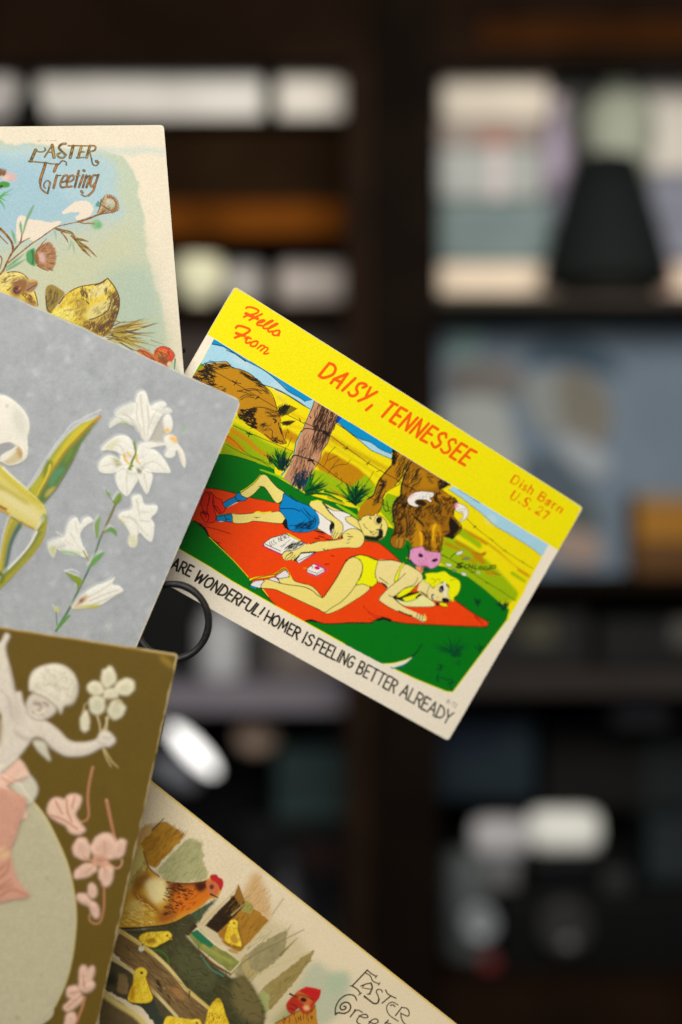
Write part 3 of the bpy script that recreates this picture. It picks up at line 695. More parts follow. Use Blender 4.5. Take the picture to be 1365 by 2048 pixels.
    # horns, muzzle
    for t in ('t 805,620 740,610 660,605 580,620 520,660 495,710 520,760 580,785 630,780 585,740 595,712 650,700 720,705 770,735 785,710 760,690 805,660',
              't 1065,750 1120,750 1190,790 1220,850 1200,920 1150,955 1115,960 1160,910 1150,870 1070,830'):
        q = P(t); c.spoly(q, WHT); c.line(np.vstack([q, q[:1]]), INK, .5)
    c.ell('t', 540, 660, 40, 12, (236, 150, 150), -40, soft=1.2, alpha=.7); c.ell('t', 1075, 775, 22, 26, (240, 130, 160), 0, soft=1.2)
    c.hatch(P('t 560,640 780,620 780,690 620,690'), 22, 20, 2, .5, INK, 60); c.hatch(P('t 1090,770 1190,810 1190,880 1110,830'), 12, 20, 2, .5, INK, 60)
    c.ell('t', 660, 740, 65, 34, (40, 26, 8), 18, soft=.6)
    c.poly('x 735,262 835,280 805,345 790,345 750,312', (232, 150, 104)); c.lines('x; ~830,285 805,345; ~800,280 790,320', INK, .6)
    c.spoly('x 655,150 690,90 770,70 810,62 840,105 900,118 990,130 1003,180 980,250 905,297 850,272 790,272 745,262 690,212', (222, 148, 190))
    c.ell('x', 820, 250, 60, 16, (204, 116, 150), 20, soft=1.5, alpha=.6)
    c.ell('x', 788, 156, 28, 20, (48, 22, 34), 30); c.ell('x', 938, 208, 34, 17, (48, 22, 34), -15); c.ell('x', 778, 142, 12, 6, (130, 80, 100), 30)
    c.hatch(P('x 660,90 990,130 960,280 760,260'), 30, 60, 3, .45, (130, 60, 90), 60); c.line('x 655,200 700,235 740,265', (24, 30, 80), 1.5)
    c.hatch(P('x 810,60 1000,90 1000,112 850,90'), 20, 30, 5, .7, (60, 36, 8), 30); c.line('x 655,150 690,90 770,70 810,62 840,105 900,118 990,130 1003,180 980,250 905,297 850,272 790,272 745,262 690,212 655,150', (90, 40, 60), .6); c.line('x 1000,150 1060,180 1180,240 1365,340', (30, 60, 10), .6)
    c.line('x 650,60 670,120 655,190', (10, 70, 10), 2.2); c.ell('x', 840, 300, 40, 20, (16, 50, 50), 20, soft=2)
    c.lines('x; 1105,180 1130,150 1165,135; 1225,205 1270,185', (14, 60, 6), 1.0)
    for cx, cy, rx, ry, rot, w in ((1198, 132, 38, 16, -20, 1), (1275, 192, 28, 12, -15, 0), (1085, 258, 34, 14, 10, 1), (1140, 318, 24, 12, 20, 0), (1245, 355, 30, 14, 20, 1)):
        c.ell('x', cx, cy, rx+4, ry+4, (60, 80, 40), rot); c.ell('x', cx, cy, rx, ry, (222, 222, 210) if w else (120, 140, 110), rot)
    c.ell('y', 505, 865, 22, 11, (216, 206, 150), 20); c.ell('y', 500, 866, 12, 5, (90, 110, 40), 20)
    # pig ---------------------------------------------------------------
    c.poly('r 165,300 215,190 270,135 330,170 260,330', (96, 160, 20), soft=.6)
    c.spoly('r 180,300 240,220 330,150 440,135 545,130 600,180 700,210 790,250 860,310 930,365 1000,450 1050,540 1068,615 1100,690 1115,740 1095,800 1120,860 1140,930 1165,975 1100,985 1040,970 1000,950 930,890 850,840 760,780 670,700 600,600 200,420', (182, 128, 14))
    c.poly('r 1070,630 1130,580 1200,575 1285,615 1180,680 1110,695', (120, 106, 14)); c.poly('r 1110,760 1190,735 1268,740 1200,790 1130,790', (140, 110, 14))
    c.hatch(P('r 700,620 850,610 830,700 870,850 760,780 670,700'), 190, 12, 8, 1.0, (24, 18, 8), 20)
    c.hatch(P('r 190,290 330,160 400,150 430,400 300,360'), 130, 15, 12, .85, INK, 22); c.hatch(P('r 330,150 560,140 600,180 420,200'), 44, 12, 12, .7, INK, 12)
    c.hatch(P('r 700,230 880,320 1000,470 960,450 860,350 720,270'), 50, 28, 15, .7, INK, 8); c.hatch(P('r 430,380 520,380 540,440 440,420'), 14, 5, 8, .5, INK, 10)
    c.hatch(P('r 1080,600 1200,575 1180,640 1100,680'), 46, -50, 11, .9, INK, 14); c.hatch(P('r 1110,760 1250,740 1190,785'), 22, -20, 9, .8, INK, 14)
    c.hatch(P('r 960,620 1090,670 1080,720 980,690'), 24, 12, 14, .5, INK, 8); c.hatch(P('r 900,760 1000,760 960,860 880,840'), 22, -25, 9, .55, INK, 12)
    c.hatch(P('r 1020,900 1160,960 1090,985 1020,960'), 20, 30, 6, .8, INK, 40)
    c.lines('r; ~360,115 440,125 540,122 600,185; ~280,160 350,130 430,135; ~600,185 700,208 790,250 870,320 930,368; ~930,368 1010,450 1050,540 1068,615; ~820,600 900,600 980,615 1070,650; *1.6*~1085,765 1100,830 1120,880; ~660,430 760,410 830,405 910,430; ~740,430 850,420 905,460; ~650,430 720,440 830,480; ~690,520 750,490 830,500; ~680,500 740,470 800,480; *2*~1030,720 1060,740 1045,760; ~1105,780 1120,860 1140,930 1168,975 1100,985; ~1090,790 1115,840; ~980,820 1020,850 1020,920 1080,970; ~940,880 1000,930 1060,975', INK, .75)
    c.lines('r; 310,170 400,215 620,340 870,490 1070,610; *1.3*600,320 640,345 690,350; *1.3*620,370 650,320; *1.3*850,500 890,500; *1.3*845,515 880,480; 1180,680 1300,740 1365,780; *1.5*1300,715 1315,745; 610,790 780,870 1020,970 1250,1070; *1.3*745,875 810,890; *1.3*770,910 785,860; *1.3*750,860 800,890', INK, .62)
    c.lines('r; ~545,900 640,970 700,1040 800,1110 930,1160; ~540,990 660,1060 820,1130 1000,1200; ~800,1110 900,1160 1000,1230', (60, 70, 0), .5)
    c.lines('r; ~495,1092 600,1105 730,1140 850,1180; ~1190,870 1180,830; ~1150,940 1170,860; ~1180,1010 1220,920', (20, 40, 6), .6)
    # sky and field outlines
    c.lines('r; ~540,0 650,50 745,112 850,165 945,220 1040,295 1110,360 1190,435 1300,495 1365,540; ~930,365 1010,390 1090,420 1180,470 1280,530 1370,592', (10, 30, 50), .75)
    c.lines('A; ~262,397 330,412 400,455 470,505', (6, 40, 70), .9)
    c.lines('s; ~0,45 110,95 220,165 300,215 395,265; ~630,385 660,395 760,480 880,560 1000,600 1100,670 1215,720; ~630,395 740,468 830,540 930,620 1000,680 1100,725 1215,775', (10, 30, 40), .75)
    c.lines('y; ~190,-8 330,85 440,170; ~435,165 520,230 600,300 690,380 820,455 960,540 1090,625 1160,685', (40, 70, 20), .6)
    # fence wires on the right
    c.lines('s; *1.2*580,530 740,650 970,815 1100,895 1365,1040; *1.1*710,655 765,670; *1.1*730,680 760,640; *1.1*940,830 985,810; *1.1*960,840 985,795; *1.1*1060,905 1110,890; 430,800 560,900 700,1005 860,1110 1365,1365; ~620,930 640,920 650,940 630,960; 690,970 700,1030; 640,1060 690,1030', INK, .6)
    c.lines('s; ~550,930 590,870 680,830 740,830 790,780; ~590,870 640,800 670,780; ~500,860 540,790 560,720 630,645; ~550,790 600,760 650,740; ~1030,900 990,970 950,1030', (60, 40, 6), .6)
    c.lines('y; 380,295 460,380 640,520 780,635 960,750 1085,825; *1.4*450,370 480,390; *1.4*450,400 475,370; *1.4*630,510 660,530; *1.4*765,630 800,635; *1.4*950,745 990,760; 120,670 300,780 430,860 600,970 740,1055 900,1160; *1.4*580,970 615,975; *1.4*725,1045 755,1065; *1.4*420,860 470,855', (60, 66, 10), .6)
    # post ----------------------------------------------------------------
    c.poly('s 405,150 425,160 390,260 345,340 300,450 235,590 205,720 140,860 70,960 55,940 130,850 190,720 220,590 290,450 340,330 375,230', (150, 190, 170))
    c.poly('s 418,158 665,300 640,360 615,450 570,545 545,612 490,690 470,770 410,865 370,950 330,1110 180,1050 85,975 145,860 205,720 235,590 300,450 350,330 392,230', (190, 138, 104), var=.08, vcell=4)
    c.hatch(P('s 470,190 660,305 610,450 560,545 480,690 400,690 380,560 430,420'), 210, 110, 22, .62, (52, 32, 18), 5, curve=.08)
    c.hatch(P('s 300,520 400,560 380,740 330,1040 150,980 220,760'), 90, 108, 20, .5, (70, 44, 28), 6, curve=.1)
    c.hatch(P('s 440,190 560,260 470,470 380,470'), 50, 108, 17, .7, (50, 30, 16), 7)
    c.hatch(P('s 330,880 410,870 350,1090 170,1040 180,960'), 110, 105, 14, .8, (14, 40, 60), 14); c.hatch(P('s 300,1010 360,1000 320,1110 240,1080'), 30, 100, 12, 1.1, (0, 60, 80), 14)
    c.lines('s; ~412,150 390,230 340,340 295,450; ~270,480 235,560 215,600 195,720; ~190,730 130,860 60,945; ~650,320 625,420 610,470; ~570,545 545,612 490,690 470,770 420,860; *1.6*365,330 372,345; ~280,700 300,670 320,660', INK, .75)
    c.lines('s; *1.5*~275,490 300,460 350,455 450,475 550,500; 300,390 430,450 540,490; *2.2*500,500 570,535; *2*510,480 560,530; *1.6*~175,745 220,735 300,760 400,785; *2.4*340,790 400,790; *2*360,765 410,830; 400,785 470,830', INK, .75)
    # grass tufts
    def tuft(t, n, a0, a1, l0, l1, cols, r):
        p = P(t)[0]
        for i in range(n):
            a = math.radians(a0+(a1-a0)*RNG.random()); l = l0+(l1-l0)*RNG.random(); s = p+RNG.normal(size=2)*2.2
            m = s+np.array([math.cos(a), -math.sin(a)])*l*.5+RNG.normal(size=2)*.8; e = s+np.array([math.cos(a+RNG.normal()*.12), -math.sin(a+RNG.normal()*.12)])*l
            c.line(np.array([s, m, e]), cols[int(RNG.integers(len(cols)))], r*.8, r*.2, rm=r)
    D3 = [(0, 84, 20), (0, 60, 22), (10, 110, 20), (0, 40, 26)]
    tuft('r 1110,1240', 46, 62, 132, 26, 46, D3, 1.2); tuft('r 1120,1250', 16, 40, 90, 20, 38, [(0, 40, 40), (0, 30, 34)], 1.2); tuft('r 1000,1180', 8, 90, 125, 14, 24, [(30, 40, 10)], .9)
    tuft('s 320,1110', 34, 20, 75, 22, 46, D3+[(60, 140, 0)], 1.1); tuft('s 330,1130', 22, 5, 35, 24, 46, D3, 1.3); tuft('s 250,1080', 20, 60, 110, 12, 26, [(0, 50, 70), (0, 40, 40)], 1)
    tuft('s 820,1225', 40, 25, 150, 22, 46, D3, 1.5); tuft('s 820,1225', 14, 35, 60, 30, 50, D3, 1.6); tuft('s 840,1240', 10, 0, 180, 12, 24, [(0, 40, 26)], 1.4)
    tuft('y 500,1200', 12, 60, 140, 7, 14, [(0, 62, 28)], 1.2); tuft('y 770,1250', 26, 30, 150, 10, 22, [(0, 76, 20), (0, 50, 34)], 1.3); tuft('z 665,480', 34, 20, 175, 16, 42, [(0, 84, 28), (0, 66, 36), (0, 92, 24)], 1.3)
    tuft('z 670,500', 14, -20, 60, 14, 30, [(0, 72, 32)], 1.2); tuft('z 905,450', 10, 40, 130, 6, 13, [(0, 66, 30)], 1.2); tuft('z 720,580', 5, 100, 170, 6, 12, [(0, 84, 26)], 1)
    # blanket ------------------------------------------------------------
    bl = P('o 380,1000 u 200,280 330,295 450,320 560,350 750,400 1050,465 1150,500 v 0,430 400,500 700,560 940,620 1100,645 1230,740 1365,860 x 800,400 1150,630 z 780,70 880,140 975,190 992,215 960,242 850,240 700,235 x 950,885 800,880 640,870 500,850 400,825 310,830 270,860 130,860 0,865 w 1320,760 1200,760 1100,755 950,765 820,765 740,740 620,740 450,668 320,585 230,480 160,400 u 700,1365 640,1300 520,1160 420,1060 330,960 230,880 180,780 100,720 30,680 o 370,1040')
    c.poly(bl, BLK_R, var=.05, vcell=16)
    c.line('u 50,690 110,725 190,790 240,890 330,965 430,1070 540,1185 700,1370', INK, 1.4, 1.0, rm=1.9); c.line('u 110,725 180,790 210,850', INK, 2.8, 1)
    c.line('u 235,890 330,980 430,1075 560,1205 720,1385', (240, 220, 0), .7); c.line('w 165,400 230,480 325,582', INK, 1.3, .7); c.line('w 178,400 240,480', (250, 225, 60), 1.1, .5)
    c.line('w 620,740 740,742 820,766 950,766 1100,757 1200,760 1330,760', INK, 1.2); c.line('w 640,738 690,730 740,745', INK, 2.2)
    c.lines('x; *1.5*~0,868 130,862 270,862 310,832 400,825 500,850 640,872 800,882 950,888 1100,897 1300,907 1480,915; *4*~340,832 400,818 470,838', INK, .8)
    c.lines('z; *1.3*~700,235 850,241 960,243 990,215 975,190 880,140 780,70 690,5', INK, .9); c.line('z 865,150 910,190 945,230', (190, 20, 10), 2.2, 1)
    c.line('v 940,628 1110,652 1230,742 1365,862', INK, .8); c.lines('u; ~200,283 330,295 450,320 560,348; ~750,402 900,430 1040,462', INK, .8)
    c.lines('u; ~100,715 230,745; ~160,755 330,795 500,848; *1.4*340,955 375,962', (150, 14, 6), .8); c.lines('x; ~185,685 240,740 330,790 400,800; ~230,750 300,800 350,815; ~250,820 280,845', (176, 24, 10), .7)
    c.lines('v; *1.5*575,795 610,805; *1.5*505,895 550,890; *2*390,600 440,605; *1.8*430,575 500,590; *1.8*510,610 590,622; ~430,545 500,560', (120, 14, 6), .7)
    # man ------------------------------------------------------------------
    def shape(t, rgb, w=.75, smooth=True, ink=INK, out=True):
        q = P(t); c.poly(q, rgb, smooth=smooth)
        if out: c.line(np.vstack([q, q[:1]]), ink, w, smooth=smooth)
    c.poly('u 750,388 800,345 850,290 890,262 930,285 985,355 1050,462 900,430', GRN)
    c.line('u 630,330 710,282 800,210 872,128', (254, 226, 0), 1.6)
    shape('u 620,345 700,290 800,215 870,130 905,112 950,130 1000,190 1080,275 1175,350 1140,430 1085,470 1040,440 980,350 930,282 890,262 850,290 800,345 740,390 690,405 640,380', SKIN, .7)
    c.lines('u; ~850,262 890,262 920,275', INK, .8)
    shape('u 510,600 620,605 740,597 840,580 900,592 1000,580 1110,572 1180,640 1170,690 1130,718 1050,716 950,706 860,696 780,692 720,710 620,722 525,706', SKIN, .7)
    c.line('u 800,588 845,576 900,588 1000,578', (254, 226, 0), 1.2); c.lines('u; ~790,640 830,645; ~810,655 865,642', INK, .55)
    shape('u 400,470 480,422 555,390 590,335 615,340 640,378 708,410 680,442 620,440 570,455 500,500 440,536', (0, 128, 190), .8, False); c.lines('u; ~560,395 580,430 620,445; ~410,490 440,535', INK, .9)
    shape('u 325,625 420,610 500,595 522,625 525,706 440,696 330,692', (0, 132, 190), .8, False); c.poly('u 330,622 500,598 505,622 330,645', (0, 112, 110)); c.lines('u; ~430,620 440,660 490,670; ~450,665 440,695', INK, .8)
    c.poly('u 450,530 570,458 600,455 480,515', WHT); c.poly('u 340,698 430,700 380,690', WHT)
    DR = (120, 6, 0)
    shape('u 290,370 330,405 395,430 405,480 440,540 420,578 370,602 320,560 285,480', (234, 44, 10), .7, False, DR)
    shape('u 215,330 260,340 290,385 280,460 300,560 320,620 310,690 240,716 180,702 140,640 130,590 160,560 135,480 150,400 180,350', (230, 44, 10), .8, True, DR)
    c.lines('u; ~220,345 245,400 215,500 215,600 235,640 215,700; ~250,345 235,420 225,500; ~160,560 210,590 235,620; *2*~150,590 220,605; *1.5*~160,570 200,640; ~290,490 350,530 380,590; ~300,500 340,570 360,600; ~280,400 300,470', DR, .8)
    c.poly('v 50,375 75,405 90,490 120,520 50,485 20,430', INK)
    c.poly('v 370,505 480,520 570,560 480,545 400,525', INK)
    shape('v 40,90 160,165 260,205 340,240 400,295 435,350 443,420 420,480 360,515 250,535 130,520 85,480 70,400 30,330 -5,290 -8,230 20,170', (0, 128, 196), .8)
    c.lines('v; *1.3*~0,265 80,262 160,268 220,295; ~225,270 300,350 330,400; ~260,250 320,340 350,420 300,480; ~290,290 380,380; ~100,460 160,455 250,480 340,495 ; ~160,455 250,440 330,460; ~380,340 400,400 390,450; *1.6*~160,160 190,180; *1.2*~110,110 160,165', (0, 24, 60), .7)
    c.hatch(P('v 200,420 400,380 420,470 250,520 140,500'), 40, -35, 17, .6, (0, 24, 60), 8)
    c.spoly('v 400,290 450,300 520,360 570,420 600,500 590,570 500,530 440,495 425,480 445,420 430,340', WHT)
    shape('v 490,195 600,250 720,300 800,345 880,400 940,520 860,480 760,415 738,375 700,300 600,285 530,240', SKIN, .6)
    c.poly('v 520,245 600,285 680,290 760,315 800,345 760,358 738,370 745,400 780,435 860,480 920,522 820,490 760,500 700,560 640,480 620,360 560,300', WHT)
    c.lines('v; ~520,245 600,285 680,290 760,318; ~800,350 745,360 738,385 770,425 860,480 930,522; ~520,245 560,300 620,360', INK, .6)
    shape('v 325,215 340,190 400,172 460,185 500,230 560,310 620,362 680,410 710,450 705,530 680,580 620,612 580,590 590,540 610,470 600,420 540,390 480,340 400,285 350,250', SKIN, .7)
    c.spoly('v 570,430 615,440 590,500 575,550 555,490', INK); c.lines('v; ~625,520 595,590; ~655,530 615,600; ~690,540 650,600', INK, .7)
    c.line('v 350,185 420,172 470,185', (254, 226, 0), 1.2)
    shape('v 880,410 912,390 930,360 980,340 1040,342 1062,340 1085,308 1102,342 1150,355 1200,410 1217,480 1190,570 1150,612 1100,625 1030,600 960,580 930,530', SKIN, .7)
    c.poly('v 955,565 1030,575 1085,580 1110,560 1115,500 1150,492 1168,520 1165,595 1100,632 980,616 955,600', INK, soft=.3)
    c.ell('v', 1108, 392, 46, 54, (60, 44, 16), 20); c.ell('v', 1106, 392, 40, 48, (230, 205, 130), 20); c.ell('v', 1116, 394, 30, 40, INK, 20)
    c.lines('v; ~1145,440 1130,490 1118,540; ~1155,440 1140,500; ~945,435 960,470 990,492; ~1020,340 1010,370 1035,380; ~1030,355 1020,380; ~1010,510 1040,530 1060,520; ~1020,530 1060,560 1085,530 1100,545; *2*1090,505 1115,500', INK, .7)
    c.poly('v 690,570 800,590 740,610 690,600', INK)
    shape('v 700,570 740,515 810,490 880,500 940,550 952,620 920,685 860,711 750,706 600,720 480,745 380,757 290,760 230,775 195,820 150,852 120,842 60,852 30,822 22,780 60,748 160,732 230,700 330,665 420,637 560,627 700,605', SKIN, .7)
    c.lines('v; ~750,545 790,555; *1.6*~770,580 820,582; ~760,620 800,600; ~750,660 785,645; ~480,720 520,735; ~490,745 500,720; ~530,740 540,720; ~330,668 420,640', INK, .6)
    # magazine and box
    mag = P('u 905,968 1000,900 1190,845 v 300,668 398,765 205,888 180,850 u 1140,1105 915,1002')
    hand = P('v 330,665 230,700 160,732 60,748 22,780 30,822 60,852 120,842 150,852 195,820 230,775 300,758 400,745')
    c.poly(mag, (236, 230, 218)); c.line(np.vstack([mag, mag[:1]]), INK, .8, smooth=False)
    c.line('u 905,975 920,1010 1130,1110', (220, 0, 110), .9); c.lines('u; 920,970 1120,1062; 905,975 920,1008; 1195,850 1365,940', INK, .7); c.lines('v; 390,765 205,855; 185,855 205,888', INK, .7); c.line('v 205,893 400,770', (220, 30, 110), .7)
    c.line('u 1200,842 1365,932', (252, 220, 0), 1.2)
    c.text('U.S. NEWS', (540.5, 1091.5), (577.5, 1073), (-2.6, -8.2), .55, INK, gap=2.4)
    c.hatch(P('v 150,625 280,670 220,700 60,715 90,680'), 46, -35, 11, .7, INK, 12); c.lines('u; ~1115,1005 1150,985 1240,920; ~1130,1015 1180,980', (60, 56, 50), .45)
    c.spoly(hand, SKIN); c.lines('v; ~230,700 160,732 60,748 22,780; *1.2*~20,782 60,745 120,745; ~50,840 70,800 130,760; ~60,850 120,800 140,765 120,760 70,800; ~120,840 165,790; ~150,852 170,810; *2.4*~235,768 300,762 390,755; *1.5*~235,770 200,810 180,850', INK, .7)
    c.poly('v 235,770 180,860 150,850 210,790', INK)
    bx = P('w 640,195 715,140 832,192 826,222 748,266 650,228')
    c.poly(bx, (238, 232, 222)); c.line(np.vstack([bx, bx[:1]]), INK, .7, smooth=False); c.lines('w; 640,198 750,240 830,195; 750,240 748,264; ~690,160 710,175 700,185; ~605,183 640,185', INK, .6)
    c.ell('w', 752, 182, 30, 18, (226, 0, 110), 12); c.line('w 720,130 845,192 830,230', (240, 40, 130), 1); c.line('w 650,236 745,270 826,228', (240, 60, 140), .8); c.line('w 608,184 640,186', (210, 150, 0), 1.1)
    # woman ---------------------------------------------------------------
    c.line('w 320,400 520,480 700,575 830,650', INK, 1.4, 1.2, rm=2.6); c.line('w 165,392 330,405 500,470', INK, 1.6, .8)
    shape('w 1165,355 1250,350 1312,385 1240,460 1100,550 980,620 870,662 832,645 920,590 1050,490', SKIN, .7, True, (60, 50, 10))
    shape('w 345,295 360,288 470,278 520,320 600,345 680,365 740,410 790,470 808,492 760,470 690,412 610,380 470,360 370,342', SKIN, .7)
    shape('w 810,497 850,440 920,340 980,240 1040,130 1100,72 1145,62 1200,100 1225,150 1220,230 1170,340 1100,440 1000,540 900,602 830,647 760,612 650,562 500,492 390,442 300,405 162,390 175,340 190,308 270,305 360,342 470,360 610,380 700,420 760,470', SKIN, .75)
    c.line('w 828,480 920,345 985,240 1045,130 1100,72', (140, 20, 8), 1.0)
    c.line('w 50,305 110,287 215,272 310,250 400,188 440,222 480,290', (254, 226, 0), 1.8)
    shape('w 48,362 90,325 160,310 200,318 170,350 155,392 80,375', (226, 220, 222), .7); shape('w 318,268 360,240 412,207 440,225 462,266 420,284 345,292', (226, 220, 222), .7); shape('w 238,300 290,280 328,290 358,335 300,320', (226, 220, 222), .7)
    c.lines('w; *1.3*~45,345 55,370 90,382; *1.3*~310,255 400,188 440,222; ~50,320 130,285 310,250', INK, .8); c.line('w 60,378 110,392', (0, 130, 200), 1.2)
    c.poly('x 330,432 400,445 450,495 430,500 380,455', INK)
    shape('x 330,205 480,205 580,228 625,240 720,290 790,340 812,392 790,430 700,510 620,562 560,600 480,560 430,510 440,490 400,450 340,432 315,370 312,300', SKN2, .7)
    shape('x 85,172 150,150 230,165 332,205 320,280 310,360 332,430 290,478 250,482 180,455 110,462 160,380 180,280 150,200', (254, 236, 0), .7)
    c.lines('x; *1.3*~0,210 80,170 150,150 230,165 330,205 480,205 580,228 640,250; *1.4*255,480 258,500', INK, .8)
    shape('x 595,236 616,250 572,320 548,412 510,432 538,340', (254, 236, 0), .6, True, (60, 60, 0)); c.line('x 350,385 400,420 445,455', (70, 60, 20), .8)
    c.spoly('x 500,590 600,560 760,540 800,570 760,600 640,640 540,620', INK)
    shape('x 520,612 640,640 740,612 800,572 860,600 940,660 930,690 830,697 620,687', (232, 228, 150), .6)
    shape('x 540,582 612,508 745,482 680,540 570,597', (254, 236, 0), .6); shape('x 600,602 690,575 792,545 740,612 650,642 610,626', (254, 236, 0), .6)
    c.poly('x 740,590 790,545 800,575 730,612', INK)
    shape('x 800,410 885,450 870,540 850,582 760,535 770,470', SKN2, .5, out=False)
    shape('x 630,345 690,330 760,390 700,470 620,500 530,570 500,600 600,690 680,730 770,770 840,805 842,845 800,858 750,822 640,780 500,722 370,642 355,602 440,510 560,410', SKN2, .7, out=False)
    c.lines('x; ~630,345 560,410 440,510 358,602 370,642 500,722 640,780 750,822 800,858; ~760,390 740,440 700,470 620,500; ~620,500 530,570 490,590 450,570; ~500,600 560,655 620,690; ~760,535 800,540 850,580; *1.8*~790,540 850,575; ~812,392 800,425 740,480 680,540; *2*~560,740 640,775 700,790', INK, .7)
    c.lines('x; ~760,770 745,810; ~790,775 775,830; ~815,790 800,850; ~840,805 842,840 810,858', (80, 70, 20), .9); c.line('x 830,775 848,815 840,845', (250, 220, 60), .9)
    shape('x 858,545 890,470 950,430 1030,450 1085,500 1105,600 1085,652 1000,642 900,622 865,592', SKN2, .6)
    shape('x 835,350 900,340 960,340 1040,325 1100,370 1190,420 1207,490 1180,562 1140,600 1135,645 1095,610 1080,560 1090,480 1050,452 1000,440 920,505 890,462 830,432 850,390', (252, 236, 0), .5, True, (150, 150, 0))
    c.lines('x; ~890,460 920,500 935,470; ~900,400 950,420 920,450; ~1100,420 1150,410; ~1000,450 1030,435; ~960,400 1000,420', (110, 90, 0), .6)
    c.ell('x', 1010, 510, 27, 40, (20, 16, 20), 20); c.ell('x', 1003, 520, 20, 12, (120, 110, 110), 60); c.line('x 1040,450 1045,520 1050,590', (226, 226, 226), 2.6, 1.6); c.ell('x', 1052, 628, 42, 26, (24, 20, 26), 10)
    c.ell('x', 920, 590, 18, 30, (50, 40, 40), 0); c.ell('x', 926, 592, 10, 20, (226, 220, 200), 0); c.poly('x 940,660 1000,640 1010,670 960,690', INK, soft=.4)
    shape('x 985,650 1062,665 1065,697 1000,684', (246, 226, 0), .6); c.line('x 965,590 972,605', (120, 90, 40), .6)
    # schloop lettering, signature, tear at the edge
    c.lines('y; *1.3*~345,765 300,770 290,790 330,800 310,815 270,805; ~395,780 365,785 355,810 385,815; 415,775 400,820; 450,780 435,825; 410,800 445,805; 480,785 460,825 490,828; ~540,800 515,805 510,825 535,830 545,810; ~590,805 565,810 560,830 590,835 600,815; 640,790 610,840; ~630,795 685,790 680,815 630,820', (14, 28, 4), 1.25)
    c.lines('y; 620,830 700,880 740,890; ~480,660 540,665 570,660', (120, 70, 0), .8)
    c.lines('z; ~520,590 560,585 540,610 580,600; ~510,630 560,620 540,650; *1.2*~530,670 515,710 535,740; ~520,700 580,710 600,720; ~600,730 640,720 660,740 620,760 680,745; ~640,770 655,830', (0, 60, 30), 1.1)
    c.clip = None
    c.poly('z -10,565 30,577 120,570 220,545 295,515 255,560 190,590 120,610 60,600', (240, 228, 196)); c.line('z 20,577 120,571 220,545 290,518', (240, 222, 60), .8); c.line('z 112,617 180,605 240,568 300,512', (0, 100, 160), 1.4, .6)
    c.line('z 290,510 340,460 380,395', (0, 60, 26), 2.2, 1)
    # yellow fringe of the picture edge
    c.line('o 330,1081 356,1096 421,1134 463,1161 551,1211 640,1260 688,1287', (252, 226, 0), .9, 1.2, smooth=False); c.line('o 787,1337 834,1359 893,1383 906,1384 1016,1238', (246, 224, 30), 1.1, smooth=False)
    c.line('o 1016,1237 1040,1197 1050,1180', (244, 224, 0), 1.6, smooth=False); c.line('o 1016,1240 1024,1212 1037,1199', (240, 224, 0), 3.2, 1)
    # banner lettering ------------------------------------------------------
    c.lines('n; ~220,255 260,235 340,245 420,275 460,310 440,345 380,370 310,385 240,400 175,430; *1.6*~215,362 320,412 440,460; ~530,370 400,430 280,490; ~450,545 540,525 578,500 540,488 470,512 430,560 450,590 520,597; ~560,600 680,540 742,503 700,503 600,562 550,612 560,650 630,652; ~650,662 770,602 835,560 790,563 690,620 645,672 660,715 735,707; ~860,690 780,700 735,742 750,780 820,782 872,720 860,690; ~872,715 850,795', RED, 2.15)
    c.lines('n; *1.2*~20,640 60,605 140,612 240,645 292,682 260,722 180,767 90,800 0,832; *1.5*~30,745 110,778 190,792; ~200,850 250,820 312,852; ~255,835 210,912 235,937 300,920; ~430,902 350,912 302,960 330,1000 400,992 447,922 420,900; *.85*512,975 434,1046; *.85*~462,1022 530,985 578,996 560,1032 492,1090; *.85*~518,1068 590,1020 642,1036 626,1076 562,1134 596,1148 650,1132', RED, 2.15)
    c.lines('p; 305,130 140,330; ~305,130 380,165 402,240 345,320 210,365 140,330; 330,450 380,385 595,298 430,528; 380,385 500,440; 720,372 512,568; ~840,520 900,492 855,455 780,462 735,530 755,605 700,652 635,645 612,598; 962,520 892,655; 1065,590 900,680 768,735; 985,803 892,880', RED, 3.2)
    c.text('TENNESSEE', (756.5, 828), (928, 930), (23, -26), 3.25, RED, gap=3.3)
    R2 = (224, 82, 0)
    c.lines('q; *1.8*265,185 185,300; ~265,180 330,212 345,258 310,318 250,345 182,305; *1.4*425,282 420,290; *1.7*395,328 345,402; *1.2*~492,382 450,368 432,395 462,430 440,458 395,432; *1.6*572,368 488,495; ~530,428 570,420 602,448; *1.6*602,450 550,530; *1.8*765,490 682,610; ~765,490 838,530 820,572 742,562; *1.3*~742,562 802,600 790,642 740,655 682,612; *1.5*~850,640 922,652 902,690 868,735; ~885,672 820,690 830,722 872,705; *1.6*985,690 935,778; ~968,715 1010,705 1030,715; *1.6*1075,758 1028,828; ~1060,785 1110,770 1142,802; *1.6*1142,802 1092,868', R2, 1.1)
    c.lines('q; *1.9*265,470 195,572; ~195,572 195,615 240,637 292,602 358,518; *2*341,672 344,678; ~555,652 540,607 485,600; *2*~485,605 452,640 485,692 492,728; ~490,730 440,755 398,708; *2*528,792 532,798; ~700,772 752,755 782,792 742,842 638,855; *1.7*640,860 712,905; *1.5*~830,838 870,845 900,868; *1.5*900,868 790,968', R2, 1.1)
    # caption ---------------------------------------------------------------
    T = (34, 26, 20)
    c.text('ARE', (341.5, 1135), (378.5, 1152), (9.4, -19.5), 2.15, T); c.text('WONDERFUL!', (386.5, 1159), (516, 1233), (13.5, -18), 2.2, T, gap=2.2)
    c.text('HOMER', (527.5, 1239.5), (593, 1277), (9.5, -19.5), 2.15, T); c.text('IS', (603, 1283), (619, 1291.5), (10, -20), 2.1, T)
